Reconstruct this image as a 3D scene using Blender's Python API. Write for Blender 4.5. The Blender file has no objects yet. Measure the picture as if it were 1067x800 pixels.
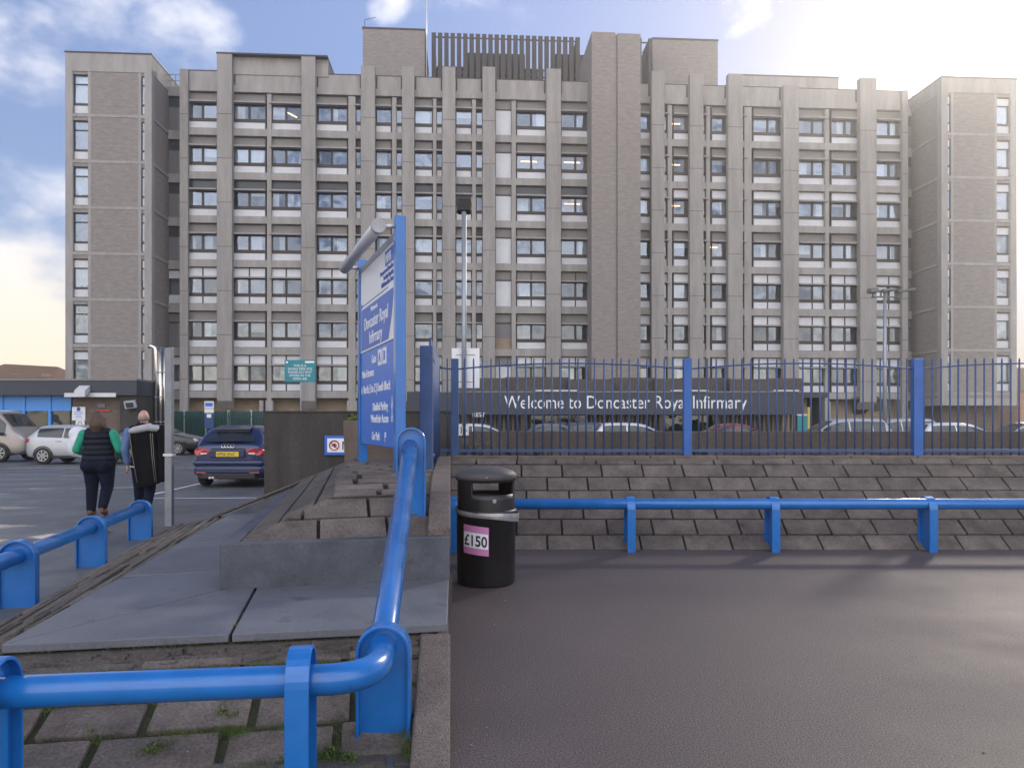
import bpy, bmesh, math, random
from math import sin, cos, radians as R, pi, sqrt, atan2
from mathutils import Vector, Matrix
random.seed(7)
S = bpy.context.scene
COL = S.collection
# ------------------------------------------------------------------ camera, sky, sun, exposure
F = 800.0; CX = 533.5; HY = 440.0; EYE = 1.5      # photo pixels (1067 wide), horizon row, eye height
cam = bpy.data.cameras.new("camera"); camo = bpy.data.objects.new("camera", cam); COL.objects.link(camo)
camo.location = (0, 0, EYE); camo.rotation_euler = (R(90), 0, 0)
cam.sensor_width = 36; cam.lens = 36 * F / 1067; cam.shift_y = 40 / 1067
cam.clip_start = .05; cam.clip_end = 3000
S.camera = camo
SUN_AZ, SUN_EL = R(34.5), R(24)                    # azimuth from +Y towards +X
def direction(px, py):
    v = Vector(((px - CX) / F, 1, (HY - py) / F)); return v.normalized()
W = bpy.data.worlds.new("World"); S.world = W; W.use_nodes = True
nt = W.node_tree; nt.nodes.clear()
def N(t, **k):
    n = nt.nodes.new(t)
    for a, b in k.items(): setattr(n, a, b)
    return n
L = nt.links.new
out = N('ShaderNodeOutputWorld'); bg = N('ShaderNodeBackground')
sky = N('ShaderNodeTexSky', sky_type='NISHITA', sun_disc=False, sun_elevation=SUN_EL, sun_rotation=SUN_AZ)
sky.air_density = 1.0; sky.dust_density = 0.35; sky.ozone_density = 2.0
bg.inputs['Strength'].default_value = .13
tc = N('ShaderNodeTexCoord')
mp = N('ShaderNodeMapping'); mp.inputs['Scale'].default_value = (1, 1, 1.7)
L(tc.outputs['Generated'], mp.inputs['Vector'])
nz = N('ShaderNodeTexNoise'); nz.inputs['Scale'].default_value = 5.2; nz.inputs['Detail'].default_value = 8; nz.inputs['Roughness'].default_value = .57
L(mp.outputs['Vector'], nz.inputs['Vector'])
def math_(op, a, b=None, c=None, clamp=False):
    n = N('ShaderNodeMath', operation=op); n.use_clamp = clamp
    for i, v in enumerate((a, b, c)):
        if v is None: continue
        if isinstance(v, (int, float)): n.inputs[i].default_value = v
        else: L(v, n.inputs[i])
    return n.outputs[0]
acc = None
# banks of cloud: (pixel x, pixel y, angular radius in degrees, weight)
for px, py, rad, w in [(1045, 35, 9.4, .40), (1170, 120, 11, .45), (775, 12, 2.3, .24), (965, 80, 4.5, .30), (85, 60, 5.0, .30), (190, 52, 4.2, .30), (15, 75, 6.0, .26), (140, 8, 3.0, .22), (402, 5, 1.4, .22),
                       (30, 165, 4.0, .16), (15, 240, 6.0, .30), (20, 340, 9.0, .36), (-150, 300, 16, .25)]:
    dv = N('ShaderNodeVectorMath', operation='DOT_PRODUCT'); L(tc.outputs['Generated'], dv.inputs[0]); dv.inputs[1].default_value = direction(px, py)
    mr = N('ShaderNodeMapRange', interpolation_type='SMOOTHSTEP'); L(dv.outputs['Value'], mr.inputs['Value'])
    mr.inputs['From Min'].default_value = cos(R(rad * 1.35)); mr.inputs['From Max'].default_value = 1.0; mr.inputs['To Min'].default_value = 0; mr.inputs['To Max'].default_value = w
    acc = mr.outputs[0] if acc is None else math_('MAXIMUM', acc, mr.outputs[0])
# the half of the sky behind the photographer gets unseen cloud, added to light the facade
sx = N('ShaderNodeSeparateXYZ'); L(tc.outputs['Generated'], sx.inputs[0])
mrb = N('ShaderNodeMapRange'); L(sx.outputs['Y'], mrb.inputs['Value'])
mrb.inputs['From Min'].default_value = .1; mrb.inputs['From Max'].default_value = -.5; mrb.inputs['To Min'].default_value = 0; mrb.inputs['To Max'].default_value = .34
acc = math_('MAXIMUM', acc, mrb.outputs[0])
dens = math_('ADD', nz.outputs['Fac'], acc)
cov = N('ShaderNodeMapRange', interpolation_type='SMOOTHSTEP'); L(dens, cov.inputs['Value'])
cov.inputs['From Min'].default_value = .63; cov.inputs['From Max'].default_value = .90
# cloud colour brightens towards the sun
ds = N('ShaderNodeVectorMath', operation='DOT_PRODUCT'); L(tc.outputs['Generated'], ds.inputs[0])
ds.inputs[1].default_value = (sin(SUN_AZ) * cos(SUN_EL), cos(SUN_AZ) * cos(SUN_EL), sin(SUN_EL))
sg = N('ShaderNodeMapRange', interpolation_type='SMOOTHSTEP'); L(ds.outputs['Value'], sg.inputs['Value'])
sg.inputs['From Min'].default_value = .75; sg.inputs['From Max'].default_value = .97; sg.inputs['To Min'].default_value = 0; sg.inputs['To Max'].default_value = 1
cc = N('ShaderNodeMix', data_type='RGBA'); L(sg.outputs[0], cc.inputs['Factor'])
cc.inputs['A'].default_value = (6.3, 6.3, 6.7, 1); cc.inputs['B'].default_value = (9.5, 9.2, 8.8, 1)
# the low band of cloud is lit cream
lowb = N('ShaderNodeMapRange'); L(sx.outputs['Z'], lowb.inputs['Value'])
lowb.inputs['From Min'].default_value = .26; lowb.inputs['From Max'].default_value = .05
bk = N('ShaderNodeMapRange'); L(sx.outputs['Y'], bk.inputs['Value'])
bk.inputs['From Min'].default_value = .0; bk.inputs['From Max'].default_value = -.6; bk.inputs['To Min'].default_value = 1; bk.inputs['To Max'].default_value = 2.1  # boosts the added cloud behind the camera
c2 = N('ShaderNodeMix', data_type='RGBA'); L(lowb.outputs[0], c2.inputs['Factor']); L(cc.outputs['Result'], c2.inputs['A'])
c2.inputs['B'].default_value = (6.8, 5.8, 4.4, 1)
skc = N('ShaderNodeMix', data_type='RGBA', blend_type='MULTIPLY'); skc.inputs['Factor'].default_value = 1
L(sky.outputs[0], skc.inputs['A']); skc.inputs['B'].default_value = (1.10, 1.0, 1.12, 1)
mx = N('ShaderNodeMix', data_type='RGBA'); L(cov.outputs[0], mx.inputs['Factor']); 
# clear sky radiance is compressed here to hold back the glare round the sun
lu = N('ShaderNodeVectorMath', operation='DOT_PRODUCT'); L(skc.outputs['Result'], lu.inputs[0]); lu.inputs[1].default_value = (.3, .55, .15)
q2 = math_('POWER', math_('ADD', math_('POWER', math_('DIVIDE', lu.outputs['Value'], 3.7), 2.0), 1.0), -.5)
sk2 = N('ShaderNodeVectorMath', operation='SCALE'); L(skc.outputs['Result'], sk2.inputs[0]); L(q2, sk2.inputs['Scale']); L(sk2.outputs[0], mx.inputs['A']); 
cs = N('ShaderNodeVectorMath', operation='SCALE'); L(c2.outputs['Result'], cs.inputs[0]); L(bk.outputs[0], cs.inputs['Scale']); L(cs.outputs[0], mx.inputs['B'])
L(mx.outputs['Result'], bg.inputs['Color']); L(bg.outputs[0], out.inputs[0])
sl = bpy.data.lights.new("sun", 'SUN'); sl.energy = 1.8; sl.angle = R(6.5); sl.color = (1, .90, .76)
slo = bpy.data.objects.new("sun", sl); COL.objects.link(slo)
slo.rotation_euler = Vector((-sin(SUN_AZ) * cos(SUN_EL), -cos(SUN_AZ) * cos(SUN_EL), -sin(SUN_EL))).to_track_quat('-Z', 'Y').to_euler()
vs = S.view_settings; S.display_settings.display_device = 'sRGB'
vs.view_transform = 'Standard'; vs.look = 'None'; vs.gamma = 1; vs.use_curve_mapping = False; vs.exposure = 0.58

# ------------------------------------------------------------------ materials
def P(name, col, rough=.6, metal=0., var=.12, scale=6., stretch=(1, 1, 1), bump=0., bscale=80., spec=.5, emit=None, trans=0., coat=0., fine=0., rvar=0., speck=None, island=0.):
    m = bpy.data.materials.new(name); m.use_nodes = True
    t = m.node_tree; b = t.nodes['Principled BSDF']; l = t.links.new
    b.inputs['Roughness'].default_value = rough; b.inputs['Metallic'].default_value = metal
    b.inputs['Specular IOR Level'].default_value = spec; b.inputs['Transmission Weight'].default_value = trans
    b.inputs['Coat Weight'].default_value = coat
    tcn = t.nodes.new('ShaderNodeTexCoord'); mpn = t.nodes.new('ShaderNodeMapping'); mpn.inputs['Scale'].default_value = stretch
    l(tcn.outputs['Object'], mpn.inputs['Vector'])
    n = t.nodes.new('ShaderNodeTexNoise'); n.inputs['Scale'].default_value = scale; n.inputs['Detail'].default_value = 6; n.inputs['Roughness'].default_value = .62
    l(mpn.outputs[0], n.inputs['Vector'])
    r = t.nodes.new('ShaderNodeMapRange'); l(n.outputs['Fac'], r.inputs['Value'])
    r.inputs['From Min'].default_value = .3; r.inputs['From Max'].default_value = .7; r.inputs['To Min'].default_value = 1 - var; r.inputs['To Max'].default_value = 1 + var
    fac = r.outputs[0]
    if fine:
        n3 = t.nodes.new('ShaderNodeTexNoise'); n3.inputs['Scale'].default_value = bscale; n3.inputs['Detail'].default_value = 3
        l(mpn.outputs[0], n3.inputs['Vector'])
        r3 = t.nodes.new('ShaderNodeMapRange'); l(n3.outputs['Fac'], r3.inputs['Value'])
        r3.inputs['From Min'].default_value = .3; r3.inputs['From Max'].default_value = .7; r3.inputs['To Min'].default_value = 1 - fine; r3.inputs['To Max'].default_value = 1 + fine
        mm = t.nodes.new('ShaderNodeMath'); mm.operation = 'MULTIPLY'; l(fac, mm.inputs[0]); l(r3.outputs[0], mm.inputs[1]); fac = mm.outputs[0]
    mul = t.nodes.new('ShaderNodeVectorMath'); mul.operation = 'SCALE'; mul.inputs[0].default_value = col[:3]; l(fac, mul.inputs['Scale'])
    colo = mul.outputs[0]
    if island:                                       # every separate block has its own tone
        gi = t.nodes.new('ShaderNodeNewGeometry'); ri = t.nodes.new('ShaderNodeMapRange'); l(gi.outputs['Random Per Island'], ri.inputs['Value']); ri.inputs['To Min'].default_value = 1 - island; ri.inputs['To Max'].default_value = 1 + island
        vi = t.nodes.new('ShaderNodeVectorMath'); vi.operation = 'SCALE'; l(colo, vi.inputs[0]); l(ri.outputs[0], vi.inputs['Scale']); colo = vi.outputs[0]
    if speck:                                        # spots of another substance: chips, lichen, moss, dust
        for sc_, thr, sw_, c_ in speck:
            n4 = t.nodes.new('ShaderNodeTexNoise'); n4.inputs['Scale'].default_value = sc_; n4.inputs['Detail'].default_value = 5; n4.inputs['Roughness'].default_value = .65; l(tcn.outputs['Object'], n4.inputs['Vector'])
            r4 = t.nodes.new('ShaderNodeMapRange'); r4.interpolation_type = 'SMOOTHSTEP'; l(n4.outputs['Fac'], r4.inputs['Value']); r4.inputs['From Min'].default_value = thr; r4.inputs['From Max'].default_value = thr + sw_
            m4 = t.nodes.new('ShaderNodeMix'); m4.data_type = 'RGBA'; l(r4.outputs[0], m4.inputs['Factor']); l(colo, m4.inputs['A']); m4.inputs['B'].default_value = (*c_, 1); colo = m4.outputs['Result']
    l(colo, b.inputs['Base Color'])
    if rvar:
        rr = t.nodes.new('ShaderNodeMapRange'); l(n.outputs['Fac'], rr.inputs['Value'])
        rr.inputs['From Min'].default_value = .35; rr.inputs['From Max'].default_value = .65
        rr.inputs['To Min'].default_value = max(.02, rough - rvar); rr.inputs['To Max'].default_value = min(1, rough + rvar)
        l(rr.outputs[0], b.inputs['Roughness'])
    if bump:
        n2 = t.nodes.new('ShaderNodeTexNoise'); n2.inputs['Scale'].default_value = bscale; n2.inputs['Detail'].default_value = 4
        l(mpn.outputs[0], n2.inputs['Vector'])
        bp = t.nodes.new('ShaderNodeBump'); bp.inputs['Strength'].default_value = bump; bp.inputs['Distance'].default_value = .01
        l(n2.outputs['Fac'], bp.inputs['Height']); l(bp.outputs[0], b.inputs['Normal'])
    if emit:
        b.inputs['Emission Color'].default_value = (*emit[0], 1); b.inputs['Emission Strength'].default_value = emit[1]
    return m

def brick(name, c1, c2, mort, bw=.225, bh=.075, ms=.012, streak=.25, axis='uz'):
    """stretcher-bond brickwork in object space, measured along the wall and up it"""
    m = bpy.data.materials.new(name); m.use_nodes = True
    t = m.node_tree; b = t.nodes['Principled BSDF']; l = t.links.new; b.inputs['Roughness'].default_value = .9
    tcn = t.nodes.new('ShaderNodeTexCoord'); sp = t.nodes.new('ShaderNodeSeparateXYZ'); l(tcn.outputs['Object'], sp.inputs[0])
    ad = t.nodes.new('ShaderNodeMath'); ad.operation = 'ADD'; l(sp.outputs[0], ad.inputs[0]); l(sp.outputs[1], ad.inputs[1])
    cb = t.nodes.new('ShaderNodeCombineXYZ'); l(ad.outputs[0], cb.inputs[0]); l(sp.outputs[2], cb.inputs[1])
    bt = t.nodes.new('ShaderNodeTexBrick'); l(cb.outputs[0], bt.inputs['Vector'])
    bt.inputs['Color1'].default_value = (*c1, 1); bt.inputs['Color2'].default_value = (*c2, 1); bt.inputs['Mortar'].default_value = (*mort, 1)
    bt.inputs['Scale'].default_value = 1; bt.inputs['Mortar Size'].default_value = ms; bt.inputs['Brick Width'].default_value = bw; bt.inputs['Row Height'].default_value = bh
    mp2 = t.nodes.new('ShaderNodeMapping'); mp2.inputs['Scale'].default_value = (1.1, 4.2, 1); l(cb.outputs[0], mp2.inputs['Vector'])
    n = t.nodes.new('ShaderNodeTexNoise'); n.inputs['Scale'].default_value = 1.4; n.inputs['Detail'].default_value = 7; n.inputs['Roughness'].default_value = .7; l(mp2.outputs[0], n.inputs['Vector'])
    r = t.nodes.new('ShaderNodeMapRange'); l(n.outputs['Fac'], r.inputs['Value'])
    r.inputs['From Min'].default_value = .3; r.inputs['From Max'].default_value = .7; r.inputs['To Min'].default_value = 1 - streak; r.inputs['To Max'].default_value = 1 + streak
    v = t.nodes.new('ShaderNodeVectorMath'); v.operation = 'SCALE'; l(bt.outputs['Color'], v.inputs[0]); l(r.outputs[0], v.inputs['Scale'])
    l(v.outputs[0], b.inputs['Base Color'])
    return m

def glass(name, tint=(.85, .9, .95), refl=.38, rough=.02, reflcol=(.9, .95, 1)):
    m = bpy.data.materials.new(name); m.use_nodes = True
    t = m.node_tree; t.nodes.remove(t.nodes['Principled BSDF']); l = t.links.new
    o = t.nodes['Material Output']; tr = t.nodes.new('ShaderNodeBsdfTransparent'); tr.inputs[0].default_value = (*tint, 1)
    gl = t.nodes.new('ShaderNodeBsdfGlossy'); gl.inputs['Roughness'].default_value = rough; gl.inputs['Color'].default_value = (*reflcol, 1)
    fr = t.nodes.new('ShaderNodeFresnel'); fr.inputs['IOR'].default_value = 1.5
    ma = t.nodes.new('ShaderNodeMath'); ma.operation = 'ADD'; ma.use_clamp = True; l(fr.outputs[0], ma.inputs[0]); ma.inputs[1].default_value = refl
    mixn = t.nodes.new('ShaderNodeMixShader'); l(ma.outputs[0], mixn.inputs[0]); l(tr.outputs[0], mixn.inputs[1]); l(gl.outputs[0], mixn.inputs[2]); l(mixn.outputs[0], o.inputs[0])
    tcn = t.nodes.new('ShaderNodeTexCoord'); oi = t.nodes.new('ShaderNodeObjectInfo')
    va = t.nodes.new('ShaderNodeVectorMath'); va.operation = 'ADD'; l(tcn.outputs['Object'], va.inputs[0]); l(oi.outputs['Location'], va.inputs[1])
    n = t.nodes.new('ShaderNodeTexNoise'); n.inputs['Scale'].default_value = .9; n.inputs['Detail'].default_value = 1; l(va.outputs[0], n.inputs['Vector'])
    bp = t.nodes.new('ShaderNodeBump'); bp.inputs['Strength'].default_value = .25; bp.inputs['Distance'].default_value = .12; l(n.outputs['Fac'], bp.inputs['Height']); l(bp.outputs[0], gl.inputs['Normal'])
    return m

# ------------------------------------------------------------------ mesh helpers
class MB:
    def __init__(s): s.v = []; s.f = []; s.sm = []
    def face(s, pts, smooth=False):
        i = len(s.v); s.v += [tuple(p) for p in pts]; s.f.append(tuple(range(i, i + len(pts)))); s.sm.append(smooth)
    def grid(s, rows, smooth=True, closed=False, caps=False):
        """rows: list of equally long point lists"""
        i = len(s.v); n = len(rows[0]); m = len(rows)
        for r in rows: s.v += [tuple(p) for p in r]
        for a in range(m - 1):
            for b in range(n if closed else n - 1):
                c = (b + 1) % n
                s.f.append((i + a * n + b, i + a * n + c, i + (a + 1) * n + c, i + (a + 1) * n + b)); s.sm.append(smooth)
        if caps:
            s.f.append(tuple(i + b for b in reversed(range(n)))); s.sm.append(False)
            s.f.append(tuple(i + (m - 1) * n + b for b in range(n))); s.sm.append(False)
        return s
    def box(s, x0, x1, y0, y1, z0, z1):
        if x0 > x1: x0, x1 = x1, x0
        if y0 > y1: y0, y1 = y1, y0
        if z0 > z1: z0, z1 = z1, z0
        i = len(s.v)
        s.v += [(x0, y0, z0), (x1, y0, z0), (x1, y1, z0), (x0, y1, z0), (x0, y0, z1), (x1, y0, z1), (x1, y1, z1), (x0, y1, z1)]
        for q in ((3, 2, 1, 0), (4, 5, 6, 7), (0, 1, 5, 4), (1, 2, 6, 5), (2, 3, 7, 6), (3, 0, 4, 7)):
            s.f.append(tuple(i + k for k in q)); s.sm.append(False)
        return s
    def obox(s, c, ax, ay, az, hx, hy, hz):
        c = Vector(c); ax = Vector(ax).normalized() * hx; ay = Vector(ay).normalized() * hy; az = Vector(az).normalized() * hz
        i = len(s.v)
        for k in ((-1, -1, -1), (1, -1, -1), (1, 1, -1), (-1, 1, -1), (-1, -1, 1), (1, -1, 1), (1, 1, 1), (-1, 1, 1)):
            s.v.append(tuple(c + ax * k[0] + ay * k[1] + az * k[2]))
        for q in ((3, 2, 1, 0), (4, 5, 6, 7), (0, 1, 5, 4), (1, 2, 6, 5), (2, 3, 7, 6), (3, 0, 4, 7)):
            s.f.append(tuple(i + k for k in q)); s.sm.append(False)
        return s
    def prism(s, poly, d):
        """poly: planar 3D points (counter-clockwise seen from +d), extruded by vector d"""
        d = Vector(d); n = len(poly); i = len(s.v)
        s.v += [tuple(Vector(p)) for p in poly] + [tuple(Vector(p) + d) for p in poly]
        s.f.append(tuple(i + k for k in reversed(range(n)))); s.sm.append(False)
        s.f.append(tuple(i + n + k for k in range(n))); s.sm.append(False)
        for k in range(n):
            j = (k + 1) % n; s.f.append((i + k, i + j, i + n + j, i + n + k)); s.sm.append(False)
        return s
    def tube(s, pts, rad, n=12, cap=True):
        pts = [Vector(p) for p in pts]; rs = rad if isinstance(rad, (list, tuple)) else [rad] * len(pts)
        rows = []; up = None
        for k, p in enumerate(pts):
            if k == 0: t = pts[1] - p
            elif k == len(pts) - 1: t = p - pts[k - 1]
            else: t = (pts[k + 1] - p).normalized() + (p - pts[k - 1]).normalized()
            t.normalize()
            if up is None: up = Vector((0, 0, 1)) if abs(t.z) < .9 else Vector((1, 0, 0))
            a = up - t * up.dot(t); a.normalize(); b = t.cross(a); up = a
            rows.append([p + (a * cos(2 * pi * q / n) + b * sin(2 * pi * q / n)) * rs[k] for q in range(n)])
        s.grid(rows, True, True, cap); return s
    def lathe(s, prof, n=24, c=(0, 0, 0), caps=True):
        rows = [[(c[0] + r * cos(2 * pi * q / n), c[1] + r * sin(2 * pi * q / n), c[2] + z) for q in range(n)] for r, z in prof]
        s.grid(rows, True, True, caps); return s
    def lathe_x(s, prof, n=24, c=(0, 0, 0), caps=True):
        rows = [[(c[0] + x, c[1] + r * cos(2 * pi * q / n), c[2] + r * sin(2 * pi * q / n)) for q in range(n)] for r, x in prof]
        s.grid(rows, True, True, caps); return s
    def lathe_y(s, prof, n=24, c=(0, 0, 0), caps=True):
        rows = [[(c[0] + r * cos(2 * pi * q / n), c[1] + y, c[2] + r * sin(2 * pi * q / n)) for q in range(n)] for r, y in prof]
        s.grid(rows, True, True, caps); return s
    def ball(s, c, rx, ry=None, rz=None, n=14, m=9, rot=None):
        ry = ry or rx; rz = rz or rx; rows = []
        for a in range(m + 1):
            th = pi * a / m; th = min(max(th, .02), pi - .02)
            row = []
            for b in range(n):
                v = Vector((rx * sin(th) * cos(2 * pi * b / n), ry * sin(th) * sin(2 * pi * b / n), -rz * cos(th)))
                if rot: v = rot @ v
                row.append(Vector(c) + v)
            rows.append(row)
        s.grid(rows, True, True, True); return s
    def mesh(s, name):
        me = bpy.data.meshes.new(name); me.from_pydata(s.v, [], s.f); me.polygons.foreach_set('use_smooth', s.sm); me.update()
        bm = bmesh.new(); bm.from_mesh(me); bmesh.ops.recalc_face_normals(bm, faces=bm.faces); bm.to_mesh(me); bm.free()
        return me
    def build(s, name, mat, parent=None, bevel=0, seg=2, **props):
        o = bpy.data.objects.new(name, s.mesh(name)); COL.objects.link(o)
        if mat: o.data.materials.append(mat)
        if parent: o.parent = parent
        if bevel:
            b = o.modifiers.new('bevel', 'BEVEL'); b.width = bevel; b.segments = seg; b.limit_method = 'ANGLE'; b.angle_limit = R(35)
        for k, v in props.items(): o[k] = v
        return o

def tag(o, label=None, category=None, group=None, kind=None):
    if label: o['label'] = label
    if category: o['category'] = category
    if group: o['group'] = group
    if kind: o['kind'] = kind
    return o
def empty(name, loc, rz=0, label=None, category=None, group=None):
    o = bpy.data.objects.new(name, None); COL.objects.link(o); o.location = loc; o.rotation_euler = (0, 0, rz); o.empty_display_size = .2
    return tag(o, label, category, group)
KIDS = {}
def copy_tree(o, parent=None):
    c = o.copy(); COL.objects.link(c)
    if parent: c.parent = parent
    for ch in list(o.children): copy_tree(ch, c)
    return c
def at(px, py, d): return Vector(((px - CX) / F * d, d, EYE + (HY - py) / F * d))
def lettering(txt, size, mat, parent, origin, xd, up, name='lettering', align='LEFT', ext=.002, squash=1., lines=None, bold=0.):
    cu = bpy.data.curves.new(name, 'FONT'); cu.body = txt; cu.size = size; cu.align_x = align; cu.extrude = ext; cu.resolution_u = 3; cu.offset = bold
    if lines: cu.space_line = lines
    t = bpy.data.objects.new(name, cu); COL.objects.link(t)
    bpy.context.view_layer.update()
    me = bpy.data.meshes.new_from_object(t.evaluated_get(bpy.context.evaluated_depsgraph_get()))
    bpy.data.objects.remove(t); bpy.data.curves.remove(cu)
    xd = Vector(xd).normalized(); up = Vector(up).normalized(); n = xd.cross(up)
    M4 = Matrix(((xd.x * squash, up.x, n.x, origin[0]), (xd.y * squash, up.y, n.y, origin[1]), (xd.z * squash, up.z, n.z, origin[2]), (0, 0, 0, 1)))
    me.transform(M4); me.materials.clear(); me.materials.append(mat); me.name = name
    o = bpy.data.objects.new(name, me); COL.objects.link(o)
    if parent: o.parent = parent
    return o
def blob(mb, name, mat, parent=None, voxel=.012, smooth=6, sub=0):
    """overlapping closed shapes fused into one continuous skin"""
    o = bpy.data.objects.new(name + '_raw', mb.mesh(name)); COL.objects.link(o)
    r = o.modifiers.new('r', 'REMESH'); r.mode = 'VOXEL'; r.voxel_size = voxel; r.use_smooth_shade = True
    if smooth:
        k = o.modifiers.new('s', 'SMOOTH'); k.factor = .5; k.iterations = smooth
    bpy.context.view_layer.update()
    me = bpy.data.meshes.new_from_object(o.evaluated_get(bpy.context.evaluated_depsgraph_get()))
    old = o.data; bpy.data.objects.remove(o); bpy.data.meshes.remove(old)
    me.materials.clear(); me.materials.append(mat); me.name = name
    for p in me.polygons: p.use_smooth = True
    n = bpy.data.objects.new(name, me); COL.objects.link(n)
    if parent: n.parent = parent
    return n
def limb(mb, pts, rads, n=14):
    """tapered limb with round joints; pts/rads lists, rads may be (rx, ry) pairs of one shared value"""
    for k in range(len(pts) - 1):
        mb.tube([pts[k], pts[k + 1]], [rads[k], rads[k + 1]], n)
    for p, r in zip(pts, rads): mb.ball(p, r, n=n)
# palette
m_asph = P('wet asphalt', (.100, .102, .110), .5, var=.25, scale=.8, bump=.35, bscale=130, fine=.25, rvar=.16)
m_tarm = P('purple tarmac', (.082, .065, .068), .66, var=.20, scale=.55, bump=.42, bscale=110, fine=.75, rvar=.06, spec=.26, speck=[(1.7, .66, .12, (.060, .050, .053)), (75, .66, .03, (.22, .20, .20)), (82, .67, .03, (.02, .018, .018))])
m_line = P('white road paint', (.62, .62, .62), .6, var=.25, scale=6)
m_conc = P('ribbed concrete', (.280, .267, .263), .9, var=.18, scale=1.3, stretch=(1.4, 1.4, .13), fine=.10, bscale=9)
m_conc2 = P('smooth concrete', (.303, .290, .286), .9, var=.17, scale=1.2, stretch=(1.4, 1.4, .3), fine=.06, bscale=7)
m_brick = brick('grey brown brick', (.24, .213, .203), (.188, .167, .16), (.27, .252, .247), streak=.24)
m_brickd = brick('dark brown brick', (.13, .095, .075), (.09, .065, .05), (.16, .135, .115))
m_tan = brick('tan brick', (.30, .23, .16), (.24, .18, .125), (.30, .26, .2))
m_frame = P('dark window frame', (.035, .026, .026), .5, var=.1)
m_white = P('white spandrel panel', (.56, .58, .63), .45, var=.10, scale=.8)
m_greyp = P('grey spandrel panel', (.20, .19, .19), .6, var=.1)
m_dkp = P('dark glazed panel', (.045, .05, .06), .25, var=.1)
m_linkp = P('slate grey panel', (.15, .15, .165), .5, var=.08)
m_louv = P('brown louvre', (.052, .044, .042), .7, var=.15)
m_room = P('dim room', (.30, .28, .26), .9, var=.2, scale=.3)
m_curt = P('pale curtain', (.62, .62, .60), .9, var=.12, scale=9, stretch=(1, 1, .1))
m_roomlamp = P('lit ceiling lamp', (.9, .8, .6), .5, emit=((1, .58, .24), 2.6))
m_glass = glass('window glass', refl=.20, reflcol=(.70, .82, 1))
m_glass2 = glass('tilted glass', refl=.12, reflcol=(.70, .82, 1))
m_glassd = glass('dark glass', tint=(.22, .24, .27), refl=.03)
m_blue = P('blue rail paint', (.013, .135, .44), .22, var=.12, scale=4, coat=.2, rvar=.05, speck=[(34, .715, .012, (.05, .035, .03)), (9, .70, .05, (.02, .09, .28))])
m_blued = P('blue fence paint', (.030, .070, .19), .6, var=.2, scale=5, speck=[(30, .70, .03, (.07, .05, .045))])
m_signblue = P('sign blue', (.02, .11, .50), .38, var=.05)
m_signlight = P('sign mid blue', (.035, .16, .62), .35, var=.05)
m_signwhite = P('sign white', (.72, .74, .78), .35, var=.03)
m_ink = P('white lettering', (.80, .80, .82), .5, var=0.02)
m_inkd = P('dark lettering', (.02, .02, .03), .5, var=0.02)
m_inkb = P('blue lettering', (.02, .06, .35), .5, var=0.02)
m_inkglow = P('faintly emissive lettering', (.62, .64, .70), .5, emit=((.9, .93, 1), .08))  # white letters with slight emission in the material
m_pav = P('mossy paver', (.108, .090, .081), .92, var=.40, scale=4.5, bump=.55, bscale=70, fine=.3, island=.17, speck=[(9, .63, .10, (.065, .07, .035)), (55, .66, .03, (.25, .24, .22)), (60, .67, .03, (.025, .022, .02))])
m_pavd = P('darker paver', (.085, .072, .064), .9, var=.3, scale=4, bump=.6, bscale=70, fine=.3, island=.15, speck=[(9, .62, .1, (.06, .066, .03))])  # darker tone of the mossy paver
m_mort = P('dark joint', (.012, .011, .009), .95, var=.4, scale=9, bump=.5)
m_old = P('weathered edging', (.125, .108, .092), .95, var=.36, scale=5, stretch=(3, .7, 3), bump=1.0, bscale=45, fine=.35, island=.2)
m_postg = P('dull galvanised post', (.21, .225, .25), .55, .5, var=.15, scale=6)
m_zip = P('dull beige zip', (.20, .18, .15), .7)
m_slab = P('slate slab', (.122, .127, .147), .58, var=.26, scale=1.6, bump=.2, bscale=60, fine=.12, rvar=.1, speck=[(3.2, .60, .12, (.07, .074, .088)), (28, .69, .03, (.16, .165, .17)), (12, .70, .05, (.055, .06, .05))])
m_kerb = P('dark slate kerb', (.062, .068, .088), .6, var=.35, scale=4, bump=.25, bscale=50, fine=.12, speck=[(14, .66, .05, (.16, .16, .17)), (3.5, .60, .12, (.04, .042, .05))])
m_aggr = P('exposed aggregate', (.135, .108, .096), .9, var=.25, scale=4, bump=1.0, bscale=150, fine=.6, speck=[(110, .60, .06, (.30, .26, .24)), (95, .64, .05, (.04, .035, .032))])
m_soil = P('planting soil', (.045, .034, .024), .95, var=.4, scale=4, bump=1, bscale=30)
m_wall = P('stained dark concrete', (.050, .044, .042), .92, var=.38, scale=1.6, stretch=(1.6, 1.6, .45), bump=.5, bscale=30, fine=.2)
m_wall2 = P('brown concrete', (.085, .070, .064), .92, var=.3, scale=1.6, stretch=(1.6, 1.6, .5), bump=.5, bscale=30, fine=.2)
m_galv = P('galvanised steel', (.30, .32, .35), .48, .6, var=.1, scale=8)
m_steel = P('polished steel', (.62, .60, .57), .22, 1.0, var=.08, scale=4)
m_alu = P('pale grey metal', (.55, .56, .60), .4, .3, var=.05)
m_moss = P('mossy joint', (.036, .042, .018), .95, var=.5, scale=7, bump=1., bscale=60)
m_blackp = P('black plastic', (.017, .016, .018), .42, var=.25, scale=3, bump=.06, bscale=200, rvar=.1, speck=[(16, .66, .06, (.05, .048, .048)), (50, .72, .02, (.12, .115, .11))])
m_blacklid = P('dusty black plastic', (.05, .048, .05), .6, var=.25, scale=6)
m_tape = P('silver tape', (.34, .33, .34), .42, .5, var=.2, scale=14, bump=.3, bscale=25)
m_pink = P('pink sticker', (.50, .20, .42), .45, var=.05)
m_tyre = P('tyre rubber', (.014, .014, .015), .8, var=.2)
m_rim = P('alloy wheel', (.40, .41, .43), .35, .8)
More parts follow.
